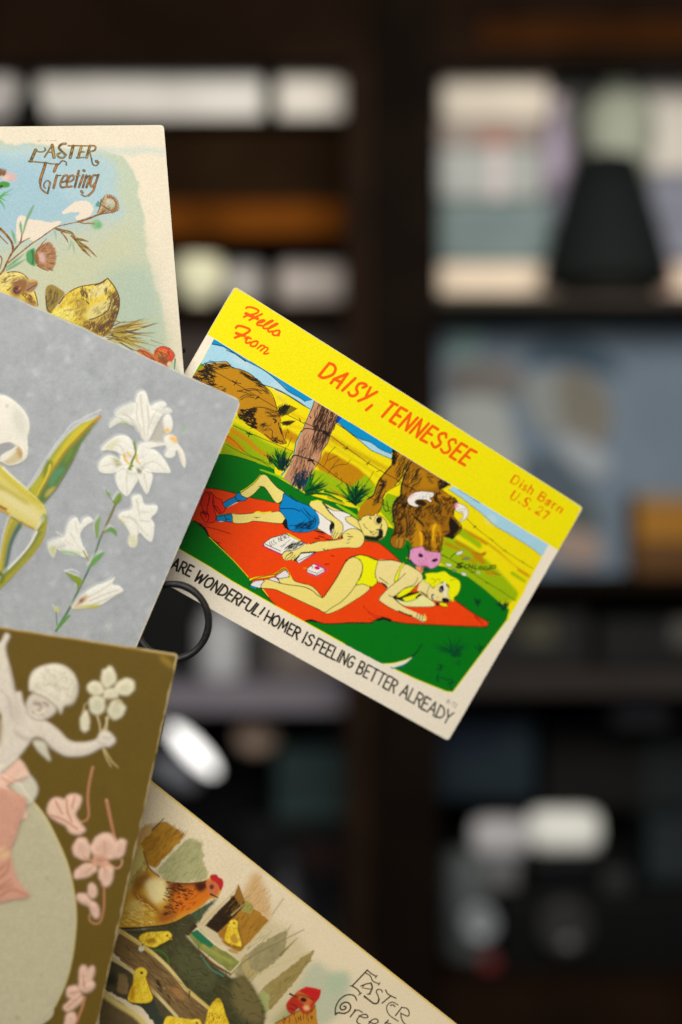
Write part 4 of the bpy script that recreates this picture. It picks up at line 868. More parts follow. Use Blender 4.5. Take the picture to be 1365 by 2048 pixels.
    c.text('FEELING', (626.4, 1297), (701.5, 1335.5), (10, -21.5), 2.05, T); c.text('BETTER', (711.4, 1344), (787, 1385), (10.5, -23), 2.05, T); c.text('ALREADY', (798.5, 1389.5), (897, 1449), (10.5, -23), 2.05, T, gap=1.7)
    c.text('R-72', (893, 1406), (912, 1415.5), (3.2, -7.5), .6, (90, 80, 66))
    c.line('o 440,1190 640,1310', (214, 200, 176), .8, alpha=.3)
    c.bend = lambda u, v: 0.0012*np.sin(np.pi*u)
    c.build('comic_postcard', 'tilted comic postcard with yellow banner and sunbathing couple on a red blanket', corner=.0013,
            parts=('caption_border', 'title_banner', 'cartoon_picture'), rough=.38, spec=.45)
    return c
# ------------------------------------------------------------------ Easter card with thistles and chicks (top)
def chick_card():
    c = Card([(-500, 258), (328, 250), (372, 790), (-486, 802)], 0.490, 0.52, 1.0, 0.8, (240, 228, 204), G_TOP)
    OL = (92, 84, 40); GD = (176, 122, 40); BR = (120, 78, 30)
    c.col *= (1+.05*vnoise(c.ny, c.nx, 40, 3))[:, :, None]
    c.spoly('-80,300 30,292 70,286 150,300 235,310 268,345 285,420 296,520 318,600 336,700 345,790 -80,800', (196, 208, 184), soft=5, rag=.5, rcell=26)
    c.spoly('-80,300 30,296 70,292 150,306 215,318 235,380 240,440 200,500 100,520 -80,520', (176, 207, 216), soft=9, rag=.5, rcell=40, sharp=1.4)
    c.spoly('-80,340 60,330 140,400 200,430 160,470 60,470 -80,480', (160, 198, 214), soft=12, alpha=.75, rag=.4, rcell=30, sharp=1.3)
    c.spoly('-80,520 60,480 260,440 300,600 330,720 -80,760', (204, 206, 172), soft=20, alpha=.85)
    c.spoly('200,560 300,540 326,680 330,740 240,700', (172, 196, 178), soft=14, alpha=.7)
    for i in range(16): c.ell('o', 10+i*21, 300+RNG.random()*6, 14, 7+4*RNG.random(), (196, 214, 206), 0, soft=3, alpha=.5)
    k = vnoise(c.ny, c.nx, 3, 9, 2); c.col *= (1+.10*k)[:, :, None]
    c.spoly('b 655,580 690,530 740,490 800,450 900,438 960,475 988,540 950,600 830,645 800,612 850,572 760,560', (240, 226, 206), soft=1.5, rag=.35, rcell=6)
    c.spoly('b 185,640 240,590 340,640 440,645 530,672 650,645 600,720 480,790 380,870 300,840 190,850', (240, 226, 206), soft=2, rag=.4, rcell=7)
    # stems and leaves
    GR = (120, 168, 124)
    c.lines('b; ~250,780 290,640 350,510 370,480; ~235,780 225,700 225,650; ~170,880 150,800 130,740; ~75,1170 180,1110 285,1050; ~80,1140 160,1080 260,1000', GR, 1.6, .4, rm=3.0, soft=.6)
    c.lines('b; ~600,850 590,780 570,730; ~720,960 750,900 750,850; ~790,1000 780,920 760,850; ~60,980 40,920', (150, 180, 140), .6, .4, rm=1.7, soft=.7)
    c.lines('b; *1.5*~0,1225 50,1160 85,1080 140,980 220,880 240,790; ~90,1095 180,1020 350,885 420,840 590,722 700,690 830,662; *1.7*~830,662 920,635 1010,600 1080,560; *2*~10,730 60,780 130,870 145,960 120,1010; ~150,960 230,880 320,830; ~0,1010 30,1050 10,1150; ~0,800 50,850 90,890; ~840,665 900,680 990,680', GD, 1.5, 1.0, rgb2=(96, 58, 18), vcell=5, h=.06)
    c.lines('b; *2*~600,735 680,760 760,780 800,830; *1.6*~800,840 860,850 935,870; *1.8*~760,810 850,890 930,940 1020,1030; *1.6*~800,850 880,950 960,1030; ~650,770 700,830 725,880', GD, 1.3, .5, rm=1.9, rgb2=(92, 70, 20), vcell=5, h=.06)
    c.lines('b; ~700,760 780,800 850,850; ~820,870 900,940 960,1000', (150, 160, 60), 1, .3)
    # thistle heads
    def thistle(poly, n, cols, a0, a1, org, h=.15):
        p = P(poly); c.spoly(p, cols[0], soft=.8, h=h, hsoft=3); o = P(org)[0]; lo, hi = p.min(0), p.max(0); k = 0
        while k < n:
            q = lo+RNG.random(2)*(hi-lo)
            if not inside(q, p): continue
            k += 1; d = (q-o)/np.linalg.norm(q-o); L = 4+5*RNG.random()
            c.line(np.array([q-d*L/2, q+d*L/2]), cols[1+int(RNG.integers(len(cols)-1))], .9, .5, alpha=.85)
    c.poly('b 1015,470 1040,440 1075,470 1060,510 1010,500', (80, 150, 140), soft=.7)
    thistle('b 1010,600 1050,540 1070,430 1140,370 1220,420 1260,500 1240,550 1100,570', 90, [(176, 160, 120), (150, 98, 34), (120, 76, 34), (206, 200, 180), (180, 130, 50)], 0, 0, 'b 1040,590')
    c.ell('b', 1170, 460, 50, 34, (212, 206, 190), 30, soft=2, alpha=.8); c.ell('b', 1180, 490, 30, 24, (170, 190, 160), 30, soft=1.5)
    c.lines('b; ~1005,600 1080,580 1180,565 1245,545; ~1080,490 1140,530 1190,560; ~1070,430 1060,500 1030,570', (124, 76, 24), 1.5, .8)
    for a in range(-100, 70, 13): c.line(P('b 1150,480')[0]+np.array([[math.cos(math.radians(a))*14, math.sin(math.radians(a))*14], [math.cos(math.radians(a))*20, math.sin(math.radians(a))*20]]), (150, 98, 34), 1.6, .8)
    c.ell('b', 1022, 690, 58, 54, (140, 190, 142), 0, soft=2); c.ell('b', 1045, 700, 30, 30, (110, 178, 120), 0, soft=2); c.line('b 930,675 1000,685', GD, 1.6)
    c.spoly('b 285,990 330,950 370,940 385,1020 380,1120 330,1110 290,1070', (76, 158, 92), soft=1.2, h=.1, hsoft=3); c.line('b 350,970 360,1040 350,1100', (30, 116, 50), 3, 2, soft=1)
    thistle('b 370,1000 420,920 520,870 570,920 600,1010 585,1120 540,1170 440,1150 390,1100', 130, [(176, 130, 90), (130, 76, 40), (160, 98, 40), (186, 120, 80), (110, 66, 34), (196, 140, 60)], 0, 0, 'b 340,1040')
    c.ell('b', 450, 1040, 36, 62, (220, 184, 172), -20, soft=2.5, alpha=.85); c.ell('b', 395, 1050, 20, 60, (140, 96, 40), -5, soft=1.2)
    c.lines('b; *1.4*~420,950 450,890 500,840; ~440,940 470,900; *1.4*~400,1120 470,1160 520,1180; ~520,1150 570,1170', (140, 90, 34), 1, .4)
    c.ell('b', 115, 185, 62, 46, (226, 180, 172), 10, soft=3); c.ell('b', 60, 180, 44, 40, (230, 200, 186), 0, soft=2.5); c.ell('b', 25, 135, 50, 36, (146, 100, 60), 0, soft=1.5); c.hatch(P('b 0,100 70,120 60,170 0,170'), 20, -50, 4, .9, (120, 76, 34))
    c.spoly('b 0,250 40,232 105,250 100,290 40,300 0,310', (66, 150, 50), soft=1); c.line('b 0,290 30,280', (20, 60, 10), 2)
    c.lines('b; ~0,400 60,360 140,310; ~0,400 50,380 120,370; ~0,400 70,440; ~0,430 40,480 55,530; ~0,410 60,340', (80, 172, 60), 2.2, .5, soft=.5)
    # chick seen from behind
    body = P('c 345,345 410,310 450,270 480,220 560,170 650,150 720,140 780,105 830,170 862,250 852,350 800,470 742,518 600,450 450,390')
    c.spoly(body, (236, 206, 58), soft=1, h=.35, hsoft=7)
    old = c.clip; m = c.mpoly(body, True, .6); f = np.zeros((c.ny, c.nx)); k, (a, b, d, e) = m; f[a:b, d:e] = k; c.clip = f
    c.spoly('c 880,160 840,170 820,260 800,350 700,400 620,400 580,450 760,560 900,400', (140, 100, 28), soft=3)
    c.spoly('c 800,200 800,300 760,440 700,470 830,420 870,260', (110, 74, 20), soft=2.6); c.ell('c', 720, 190, 90, 40, (236, 222, 150), -30, soft=3)
    c.spoly('c 350,340 450,310 540,340 530,400 440,400', (238, 222, 80), soft=2.6); c.spoly('c 560,240 640,300 600,400 560,400 540,320', (150, 118, 40), soft=3, alpha=.7)
    c.hatch(P('c 580,180 640,180 640,280 590,240'), 26, 60, 6, .9, (110, 82, 30), 14); c.hatch(P('c 460,320 560,330 580,400 500,400'), 26, 50, 5, .8, (140, 110, 40), 30)
    c.hatch(P('c 640,390 800,330 850,250 840,400 760,500 650,460'), 90, -55, 9, .9, (96, 62, 20), 14); c.hatch(P('c 480,230 620,160 760,150 700,220 500,320'), 50, -35, 6, .6, (180, 150, 60), 20)
    for n, cl in ((150, (248, 234, 130)), (100, (186, 144, 36)), (90, (116, 78, 20)), (110, (244, 214, 50))):
        c.hatch(body, n, -58, 8, .7, cl, 26, alpha=.55)
    c.hatch(P('c 760,180 850,200 850,360 760,510 680,470 800,400'), 110, -62, 10, .9, (92, 58, 16), 12, alpha=.8); c.hatch(P('c 380,350 520,300 560,390 480,400'), 50, -40, 7, .8, (246, 236, 150), 20, alpha=.7)
    c.hatch(P('c 580,170 650,180 640,290 590,250'), 20, 68, 7, 1.0, (90, 66, 22), 10)
    c.clip = old
    c.spoly('c 625,370 660,310 720,280 805,262 785,335 700,388 650,405', (228, 212, 130), soft=1.5); c.hatch(P('c 660,330 800,265 780,340 690,385'), 26, -48, 8, .7, (150, 130, 70), 10); c.line('c 650,400 700,385 780,335 805,262', (96, 66, 20), 1.3)
    c.spoly('c 340,325 333,240 338,170 378,148 430,175 470,210 440,260 385,335 360,352', (156, 130, 50), soft=1, h=.2, hsoft=4); c.hatch(P('c 350,190 440,200 390,310 350,310'), 34, -72, 10, .8, (96, 76, 26), 8)
    c.lines('c; ~430,285 480,222 560,172 650,152 720,140 780,105; ~780,105 830,170 862,250 852,350 800,470; ~335,230 345,320 375,350; ~690,155 740,138 770,115', (92, 60, 18), 1.35, 1.0)
    c.lines('c; *1.4*~475,235 500,210; *1.4*~440,300 460,280; 770,470 785,455', (226, 178, 40), 1.2, h=.1)
    # chick head at the left
    c.spoly('c -60,200 -20,110 30,70 90,55 150,65 200,95 215,150 205,200 260,210 275,290 230,290 120,240', (240, 216, 96), soft=1, h=.35, hsoft=6)
    c.spoly('c 90,110 190,100 215,150 190,210 130,240 80,210 90,160', (146, 98, 46), soft=3); c.spoly('c 150,215 220,215 270,300 220,300', (176, 130, 54), soft=2.5); c.ell('c', 180, 235, 30, 18, (226, 200, 60), 20, soft=2)
    c.spoly('c 190,195 205,150 220,118 265,118 278,145 255,185 225,205', (166, 122, 84), soft=.8, h=.15, hsoft=3); c.line('c 200,190 240,165 270,150', (90, 54, 30), 1); c.line('c 225,125 265,122', (226, 170, 40), 2, 1)
    c.ell('c', 128, 188, 27, 27, (70, 30, 30), 0, soft=.6); c.ell('c', 132, 186, 16, 17, (140, 80, 70), 0, soft=.6); c.ell('c', 126, 180, 7, 7, (40, 16, 16), 0); c.ell('c', 148, 176, 7, 12, (200, 130, 70), 20)
    c.lines('c; ~30,115 70,90 120,85; ~20,135 60,105; ~40,135 80,110; ~60,190 85,170; ~60,62 110,55 170,70 210,110; ~255,200 270,250 278,300', (78, 50, 18), 1.2, .8)
    for n, cl in ((50, (240, 226, 150)), (40, (150, 104, 40)), (30, (250, 240, 190))): c.hatch(P('c -30,190 0,90 90,58 190,90 150,112 85,130 50,185'), n, -20, 8, .7, cl, 30, alpha=.6)
    c.hatch(P('c 150,210 220,215 272,290 230,285'), 26, 50, 7, .8, (110, 66, 24), 20)
    # straw and poppies
    S = [(156, 122, 30), (222, 192, 70), (84, 62, 16), (186, 168, 50), (110, 72, 20)]
    for i in range(60):
        x0 = 760+80*RNG.random(); y0 = 520-60*RNG.random(); a = math.radians(-26+64*RNG.random()); L = 120+180*RNG.random()
        p0 = P('c %f,%f' % (x0+40*RNG.random(), y0+60*RNG.random()-20))[0]; e = p0+np.array([math.cos(a), math.sin(a)])*L*.278
        c.line(np.array([p0, (p0+e)/2+RNG.normal(size=2)*1.5, e]), S[int(RNG.integers(5))], 1.0, .4, rm=1.2, alpha=.9)
    c.lines('c; *1.6*~780,500 880,470 1000,450 1090,440; *1.6*~780,540 900,520 1010,500; *1.6*~820,400 880,420 970,410; ~900,540 1020,560 1130,590; ~1090,545 1180,575; ~960,500 1100,520', (150, 122, 50), 1, .3, h=.05)
    c.spoly('c 1110,650 1120,610 1170,588 1225,605 1258,650 1240,690 1215,735 1170,715 1125,690', (222, 66, 8), soft=1, h=.2, hsoft=4); c.ell('c', 1160, 660, 40, 36, (196, 130, 40), 30, soft=3); c.ell('c', 1195, 700, 40, 16, (120, 60, 20), 20, soft=2); c.ell('c', 1220, 715, 16, 18, (226, 206, 170), 20, soft=1)
    c.hatch(P('c 1120,620 1220,610 1240,680 1150,700'), 40, 60, 6, .9, (150, 40, 16), 60); c.hatch(P('c 1130,640 1200,640 1200,700 1150,700'), 24, 80, 5, .9, (120, 80, 20), 50); c.hatch(P('c 1140,610 1230,620 1240,660'), 14, 30, 6, 1, (236, 120, 50), 40)
    c.line('c 1115,660 1125,615 1170,590 1225,607 1258,652 1240,690', (120, 36, 14), .7)
    c.spoly('c 985,620 1040,610 1120,660 1125,695 1050,665', (214, 110, 40), soft=1); c.lines('c; ~990,620 1050,630 1110,680; ~1010,615 1060,660 1120,690', (110, 50, 20), .9); c.line('c 1262,680 1255,750', (90, 130, 60), 1.6, 1)
    # gilt lettering
    TXT1 = 'a; *2*200,190 140,330; 115,335 200,340 310,352; ~205,185 235,213 290,213 322,190 312,165; 310,282 360,200 402,130; *2*405,130 428,285; 352,218 425,222; *1.6*~572,112 520,120 488,160 520,205 572,252; *1.4*~572,252 545,290 490,282 470,248 500,232; 605,138 740,138; *2*665,142 628,288; *1.7*768,142 728,288; 765,140 842,140; 752,215 802,218; 708,290 800,286; *1.7*872,140 832,288; *1.2*~872,138 938,145 932,195 866,215; ~868,215 890,290 910,372 955,388 982,350 958,335; *2*955,335 960,338'
    TXT2 = 'a; ~582,385 578,345 532,328 495,365 460,395; *2*465,375 430,462; 315,350 390,365 475,370; *2.1*~325,355 300,440 268,540 258,600; *1.3*~258,600 268,670 310,715 350,735; *1.4*352,735 382,610; ~385,600 345,575 310,610 305,650 322,672; *1.8*465,512 425,668; ~455,545 480,515 515,512; *1.5*~522,595 560,590 595,560 592,512 552,518; *1.5*~552,518 512,600 520,660 580,655; *1.4*~605,595 640,585 672,560 668,512 630,520; *1.5*~630,520 590,600 600,655 650,650; *1.7*738,455 688,660; 700,520 750,515; *1.7*792,510 740,660; *2*798,450 805,455; *1.7*832,512 788,662; ~835,550 868,512 880,530; *1.7*880,530 832,662; *1.6*~958,512 910,520 880,610 900,655 945,610; *1.6*~982,505 945,610 920,700 860,765; ~860,765 815,775 770,752; *1.8*770,712 785,728'
    for tx, r, g in ((TXT1, 1.35, (206, 158, 70)), (TXT2, 1.2, (206, 132, 56))):
        c.lines(tx, (58, 54, 26), r*1.25, rgb2=(104, 78, 30), vcell=6, h=.12); c.lines(tx, g, r*.6, rgb2=(84, 76, 36), vcell=7)
    c.lines('a; ~225,90 240,75 262,72; 330,72 340,70; 380,74 390,72; 405,74 412,70; 430,72 455,70', (120, 104, 70), .5)
    c.bend = lambda u, v: 0.0016*np.sin(np.pi*v)*u
    c.build('chick_postcard', 'cream Easter postcard with thistles, chicks and gilt lettering, topmost of the cards', corner=.0012, rough=.55, spec=.18)
    return c

# ------------------------------------------------------------------ embossed grey card with lilies
def lily_card():
    c = Card([(-25, 571), (484, 801), (156, 1568), (-353, 1339)], 0.469, 0.0, .80, 0.85, (158, 162, 166), G_LILY)
    n = vnoise(c.ny, c.nx, 34, 21, 4)+.6*vnoise(c.ny, c.nx, 12, 22, 2); c.col *= (1+.22*n)[:, :, None]
    for i in range(260):
        x = RNG.random()*490; y = 570+RNG.random()*720
        c.ell('o', x, y, 3+8*RNG.random(), 3+4*RNG.random(), (192, 194, 194) if RNG.random() < .65 else (132, 138, 146), RNG.random()*180, soft=2.5, alpha=.15+.3*RNG.random(), h=.015)
    for i in range(420):
        x = RNG.random()*490; y = 575+RNG.random()*720; a = math.radians(-40+RNG.normal()*30); L = 3+7*RNG.random()
        c.line(np.array([[x, y], [x+L*.5*math.cos(a)+.8, y+L*.5*math.sin(a)], [x+L*math.cos(a), y+L*math.sin(a)]]), (204, 206, 206) if RNG.random() < .7 else (126, 132, 138), .7, .4, alpha=.28, soft=.4)
    W1 = (222, 220, 210); W2 = (208, 207, 196); W3 = (198, 196, 184); HI = (214, 216, 214)
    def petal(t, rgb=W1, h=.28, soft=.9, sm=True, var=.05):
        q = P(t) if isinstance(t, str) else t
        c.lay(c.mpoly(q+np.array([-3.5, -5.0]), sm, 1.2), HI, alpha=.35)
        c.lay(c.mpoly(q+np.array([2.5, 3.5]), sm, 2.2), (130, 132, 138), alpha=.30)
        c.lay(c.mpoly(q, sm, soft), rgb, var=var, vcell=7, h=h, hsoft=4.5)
    # big leaf
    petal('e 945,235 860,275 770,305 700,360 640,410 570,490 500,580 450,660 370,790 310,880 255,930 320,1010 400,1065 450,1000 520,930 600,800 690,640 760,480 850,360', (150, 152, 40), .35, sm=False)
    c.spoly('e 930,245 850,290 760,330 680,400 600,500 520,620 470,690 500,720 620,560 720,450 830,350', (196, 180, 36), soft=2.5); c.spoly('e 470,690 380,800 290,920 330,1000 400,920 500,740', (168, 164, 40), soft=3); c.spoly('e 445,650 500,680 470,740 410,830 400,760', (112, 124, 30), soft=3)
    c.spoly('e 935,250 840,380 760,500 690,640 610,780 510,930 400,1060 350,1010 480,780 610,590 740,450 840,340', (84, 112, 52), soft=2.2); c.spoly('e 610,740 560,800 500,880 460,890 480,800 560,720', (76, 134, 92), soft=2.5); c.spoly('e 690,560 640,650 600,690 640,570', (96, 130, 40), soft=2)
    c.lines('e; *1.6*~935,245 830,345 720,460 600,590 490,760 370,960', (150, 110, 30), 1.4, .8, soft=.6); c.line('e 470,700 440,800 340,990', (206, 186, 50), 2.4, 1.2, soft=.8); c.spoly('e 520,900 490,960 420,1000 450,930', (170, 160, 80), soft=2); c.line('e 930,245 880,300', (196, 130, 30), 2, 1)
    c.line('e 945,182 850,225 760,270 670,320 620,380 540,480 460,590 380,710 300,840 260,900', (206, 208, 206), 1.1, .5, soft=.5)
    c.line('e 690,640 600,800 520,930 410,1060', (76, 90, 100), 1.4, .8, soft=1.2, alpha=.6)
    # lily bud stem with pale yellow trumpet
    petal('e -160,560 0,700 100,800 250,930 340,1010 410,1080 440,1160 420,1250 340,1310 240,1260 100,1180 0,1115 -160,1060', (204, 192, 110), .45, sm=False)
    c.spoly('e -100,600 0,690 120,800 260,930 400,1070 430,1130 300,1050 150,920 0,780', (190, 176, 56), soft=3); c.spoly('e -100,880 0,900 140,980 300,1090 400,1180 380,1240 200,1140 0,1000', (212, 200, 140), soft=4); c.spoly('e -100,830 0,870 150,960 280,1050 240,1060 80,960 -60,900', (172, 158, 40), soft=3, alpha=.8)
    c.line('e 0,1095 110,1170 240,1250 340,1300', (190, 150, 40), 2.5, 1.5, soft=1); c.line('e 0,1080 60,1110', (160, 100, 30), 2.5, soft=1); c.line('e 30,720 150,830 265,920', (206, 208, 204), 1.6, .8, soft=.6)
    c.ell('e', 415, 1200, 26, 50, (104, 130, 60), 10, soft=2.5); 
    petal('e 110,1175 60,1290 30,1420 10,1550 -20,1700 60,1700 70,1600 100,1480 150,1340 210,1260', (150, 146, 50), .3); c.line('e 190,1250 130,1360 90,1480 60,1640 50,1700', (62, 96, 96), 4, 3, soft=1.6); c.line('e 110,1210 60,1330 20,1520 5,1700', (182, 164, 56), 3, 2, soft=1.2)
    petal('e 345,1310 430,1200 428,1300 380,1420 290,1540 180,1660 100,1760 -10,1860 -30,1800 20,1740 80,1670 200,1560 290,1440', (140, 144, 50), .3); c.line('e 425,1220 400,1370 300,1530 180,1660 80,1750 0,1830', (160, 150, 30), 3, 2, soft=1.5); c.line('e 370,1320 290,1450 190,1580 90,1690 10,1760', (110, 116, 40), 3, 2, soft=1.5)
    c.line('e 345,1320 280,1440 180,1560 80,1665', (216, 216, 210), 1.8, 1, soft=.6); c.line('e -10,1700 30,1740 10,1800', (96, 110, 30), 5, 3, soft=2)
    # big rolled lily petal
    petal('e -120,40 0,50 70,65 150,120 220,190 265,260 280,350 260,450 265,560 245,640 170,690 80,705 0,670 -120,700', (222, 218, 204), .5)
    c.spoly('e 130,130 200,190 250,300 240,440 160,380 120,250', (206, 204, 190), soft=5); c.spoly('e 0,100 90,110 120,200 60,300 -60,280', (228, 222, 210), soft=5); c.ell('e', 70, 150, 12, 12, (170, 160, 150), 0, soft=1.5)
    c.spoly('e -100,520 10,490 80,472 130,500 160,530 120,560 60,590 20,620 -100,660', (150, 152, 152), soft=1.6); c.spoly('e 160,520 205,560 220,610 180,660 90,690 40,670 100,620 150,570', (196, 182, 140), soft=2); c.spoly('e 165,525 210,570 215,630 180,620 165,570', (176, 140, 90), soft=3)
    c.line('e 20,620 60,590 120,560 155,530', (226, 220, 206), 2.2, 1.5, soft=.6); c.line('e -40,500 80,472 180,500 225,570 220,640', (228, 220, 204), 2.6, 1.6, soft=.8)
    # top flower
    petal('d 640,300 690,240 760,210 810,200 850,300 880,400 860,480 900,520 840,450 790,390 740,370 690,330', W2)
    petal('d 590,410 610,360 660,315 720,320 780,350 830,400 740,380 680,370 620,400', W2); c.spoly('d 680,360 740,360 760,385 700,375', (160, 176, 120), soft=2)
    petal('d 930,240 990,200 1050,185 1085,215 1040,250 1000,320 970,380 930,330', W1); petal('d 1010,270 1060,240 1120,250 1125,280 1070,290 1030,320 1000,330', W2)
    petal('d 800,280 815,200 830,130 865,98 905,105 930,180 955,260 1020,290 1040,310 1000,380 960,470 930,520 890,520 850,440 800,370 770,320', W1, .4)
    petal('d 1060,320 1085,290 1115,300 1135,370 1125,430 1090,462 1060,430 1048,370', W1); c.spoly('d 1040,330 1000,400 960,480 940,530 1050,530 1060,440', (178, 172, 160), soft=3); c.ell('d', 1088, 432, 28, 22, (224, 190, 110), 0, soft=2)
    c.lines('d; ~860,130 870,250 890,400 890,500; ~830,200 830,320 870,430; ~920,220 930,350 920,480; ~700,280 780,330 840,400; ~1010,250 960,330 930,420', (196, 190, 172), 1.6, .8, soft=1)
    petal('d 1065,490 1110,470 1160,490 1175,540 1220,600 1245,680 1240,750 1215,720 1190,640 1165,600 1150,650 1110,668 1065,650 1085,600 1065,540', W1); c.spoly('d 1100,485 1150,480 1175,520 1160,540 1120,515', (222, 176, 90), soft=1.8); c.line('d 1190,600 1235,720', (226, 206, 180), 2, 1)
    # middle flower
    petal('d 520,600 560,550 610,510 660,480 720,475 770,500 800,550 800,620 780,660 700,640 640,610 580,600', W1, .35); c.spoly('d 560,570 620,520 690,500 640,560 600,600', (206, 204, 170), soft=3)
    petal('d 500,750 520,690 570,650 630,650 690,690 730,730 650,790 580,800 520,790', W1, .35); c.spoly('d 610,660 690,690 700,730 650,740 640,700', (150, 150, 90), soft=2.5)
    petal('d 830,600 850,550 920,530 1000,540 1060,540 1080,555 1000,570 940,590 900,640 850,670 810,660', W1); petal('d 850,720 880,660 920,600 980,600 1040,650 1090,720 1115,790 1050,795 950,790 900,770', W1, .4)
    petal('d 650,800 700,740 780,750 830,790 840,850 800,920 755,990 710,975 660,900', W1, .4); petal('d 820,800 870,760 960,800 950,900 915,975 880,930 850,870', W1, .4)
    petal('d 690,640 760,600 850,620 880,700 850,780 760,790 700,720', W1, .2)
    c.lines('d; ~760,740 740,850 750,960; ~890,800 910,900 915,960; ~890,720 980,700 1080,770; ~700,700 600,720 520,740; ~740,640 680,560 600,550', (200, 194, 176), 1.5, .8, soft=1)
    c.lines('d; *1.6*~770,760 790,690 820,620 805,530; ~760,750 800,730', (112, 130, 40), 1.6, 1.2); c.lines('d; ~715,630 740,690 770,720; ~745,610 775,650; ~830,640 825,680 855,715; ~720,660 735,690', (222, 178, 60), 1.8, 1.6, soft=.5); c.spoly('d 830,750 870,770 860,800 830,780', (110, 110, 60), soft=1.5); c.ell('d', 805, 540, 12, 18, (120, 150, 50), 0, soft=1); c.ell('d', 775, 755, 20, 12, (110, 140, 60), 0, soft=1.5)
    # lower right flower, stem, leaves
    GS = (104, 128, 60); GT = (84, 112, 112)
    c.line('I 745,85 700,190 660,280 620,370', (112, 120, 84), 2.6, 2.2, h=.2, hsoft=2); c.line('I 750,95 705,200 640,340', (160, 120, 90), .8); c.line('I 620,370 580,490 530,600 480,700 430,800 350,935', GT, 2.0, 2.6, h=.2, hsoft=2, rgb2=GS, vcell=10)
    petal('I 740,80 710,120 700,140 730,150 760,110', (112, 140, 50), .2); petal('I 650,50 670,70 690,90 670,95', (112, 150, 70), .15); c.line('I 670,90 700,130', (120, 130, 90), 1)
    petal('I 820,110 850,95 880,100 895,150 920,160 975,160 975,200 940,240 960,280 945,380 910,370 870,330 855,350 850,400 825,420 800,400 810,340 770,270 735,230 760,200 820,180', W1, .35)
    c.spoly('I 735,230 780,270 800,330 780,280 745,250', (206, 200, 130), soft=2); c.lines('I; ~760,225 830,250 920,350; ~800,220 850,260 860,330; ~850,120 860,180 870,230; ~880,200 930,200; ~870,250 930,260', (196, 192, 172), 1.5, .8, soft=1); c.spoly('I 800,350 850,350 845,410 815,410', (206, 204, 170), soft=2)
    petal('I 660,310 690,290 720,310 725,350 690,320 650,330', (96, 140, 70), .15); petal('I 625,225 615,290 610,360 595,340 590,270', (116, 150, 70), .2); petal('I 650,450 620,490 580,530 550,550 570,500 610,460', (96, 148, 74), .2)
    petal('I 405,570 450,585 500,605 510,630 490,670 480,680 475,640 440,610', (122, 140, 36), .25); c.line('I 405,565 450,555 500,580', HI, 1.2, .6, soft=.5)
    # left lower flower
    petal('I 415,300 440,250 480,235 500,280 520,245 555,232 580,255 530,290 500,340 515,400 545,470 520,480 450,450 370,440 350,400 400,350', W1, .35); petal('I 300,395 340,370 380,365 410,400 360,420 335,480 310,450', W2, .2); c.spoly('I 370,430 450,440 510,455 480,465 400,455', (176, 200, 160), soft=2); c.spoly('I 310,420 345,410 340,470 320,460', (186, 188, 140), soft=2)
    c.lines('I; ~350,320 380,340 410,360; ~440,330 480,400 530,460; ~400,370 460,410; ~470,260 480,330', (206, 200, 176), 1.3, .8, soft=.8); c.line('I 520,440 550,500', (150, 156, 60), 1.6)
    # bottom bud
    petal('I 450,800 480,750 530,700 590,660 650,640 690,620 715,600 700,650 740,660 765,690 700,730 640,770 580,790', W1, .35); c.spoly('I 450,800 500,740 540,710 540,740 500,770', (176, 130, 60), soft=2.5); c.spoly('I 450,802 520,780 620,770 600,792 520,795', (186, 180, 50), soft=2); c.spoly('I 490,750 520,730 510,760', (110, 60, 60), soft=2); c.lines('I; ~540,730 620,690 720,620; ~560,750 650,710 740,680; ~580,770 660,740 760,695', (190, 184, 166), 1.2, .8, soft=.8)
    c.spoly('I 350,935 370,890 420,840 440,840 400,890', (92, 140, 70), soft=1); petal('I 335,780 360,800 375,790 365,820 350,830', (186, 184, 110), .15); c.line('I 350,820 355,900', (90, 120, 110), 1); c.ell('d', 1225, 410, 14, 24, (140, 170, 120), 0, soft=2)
    # worn rounded corner rim
    c.line('o 480,804 484,815 470,850 440,920 380,1050', (206, 204, 196), 1.0, .6, alpha=.5, soft=.5)
    c.line('o 330,1160 300,1230 274,1288', (200, 186, 160), 1.6, alpha=.7, soft=.5)
    c.build('lily_postcard', 'embossed grey postcard with white lilies, lying in front of the comic card', corner=.0024, rough=.55, spec=.35)
    return c

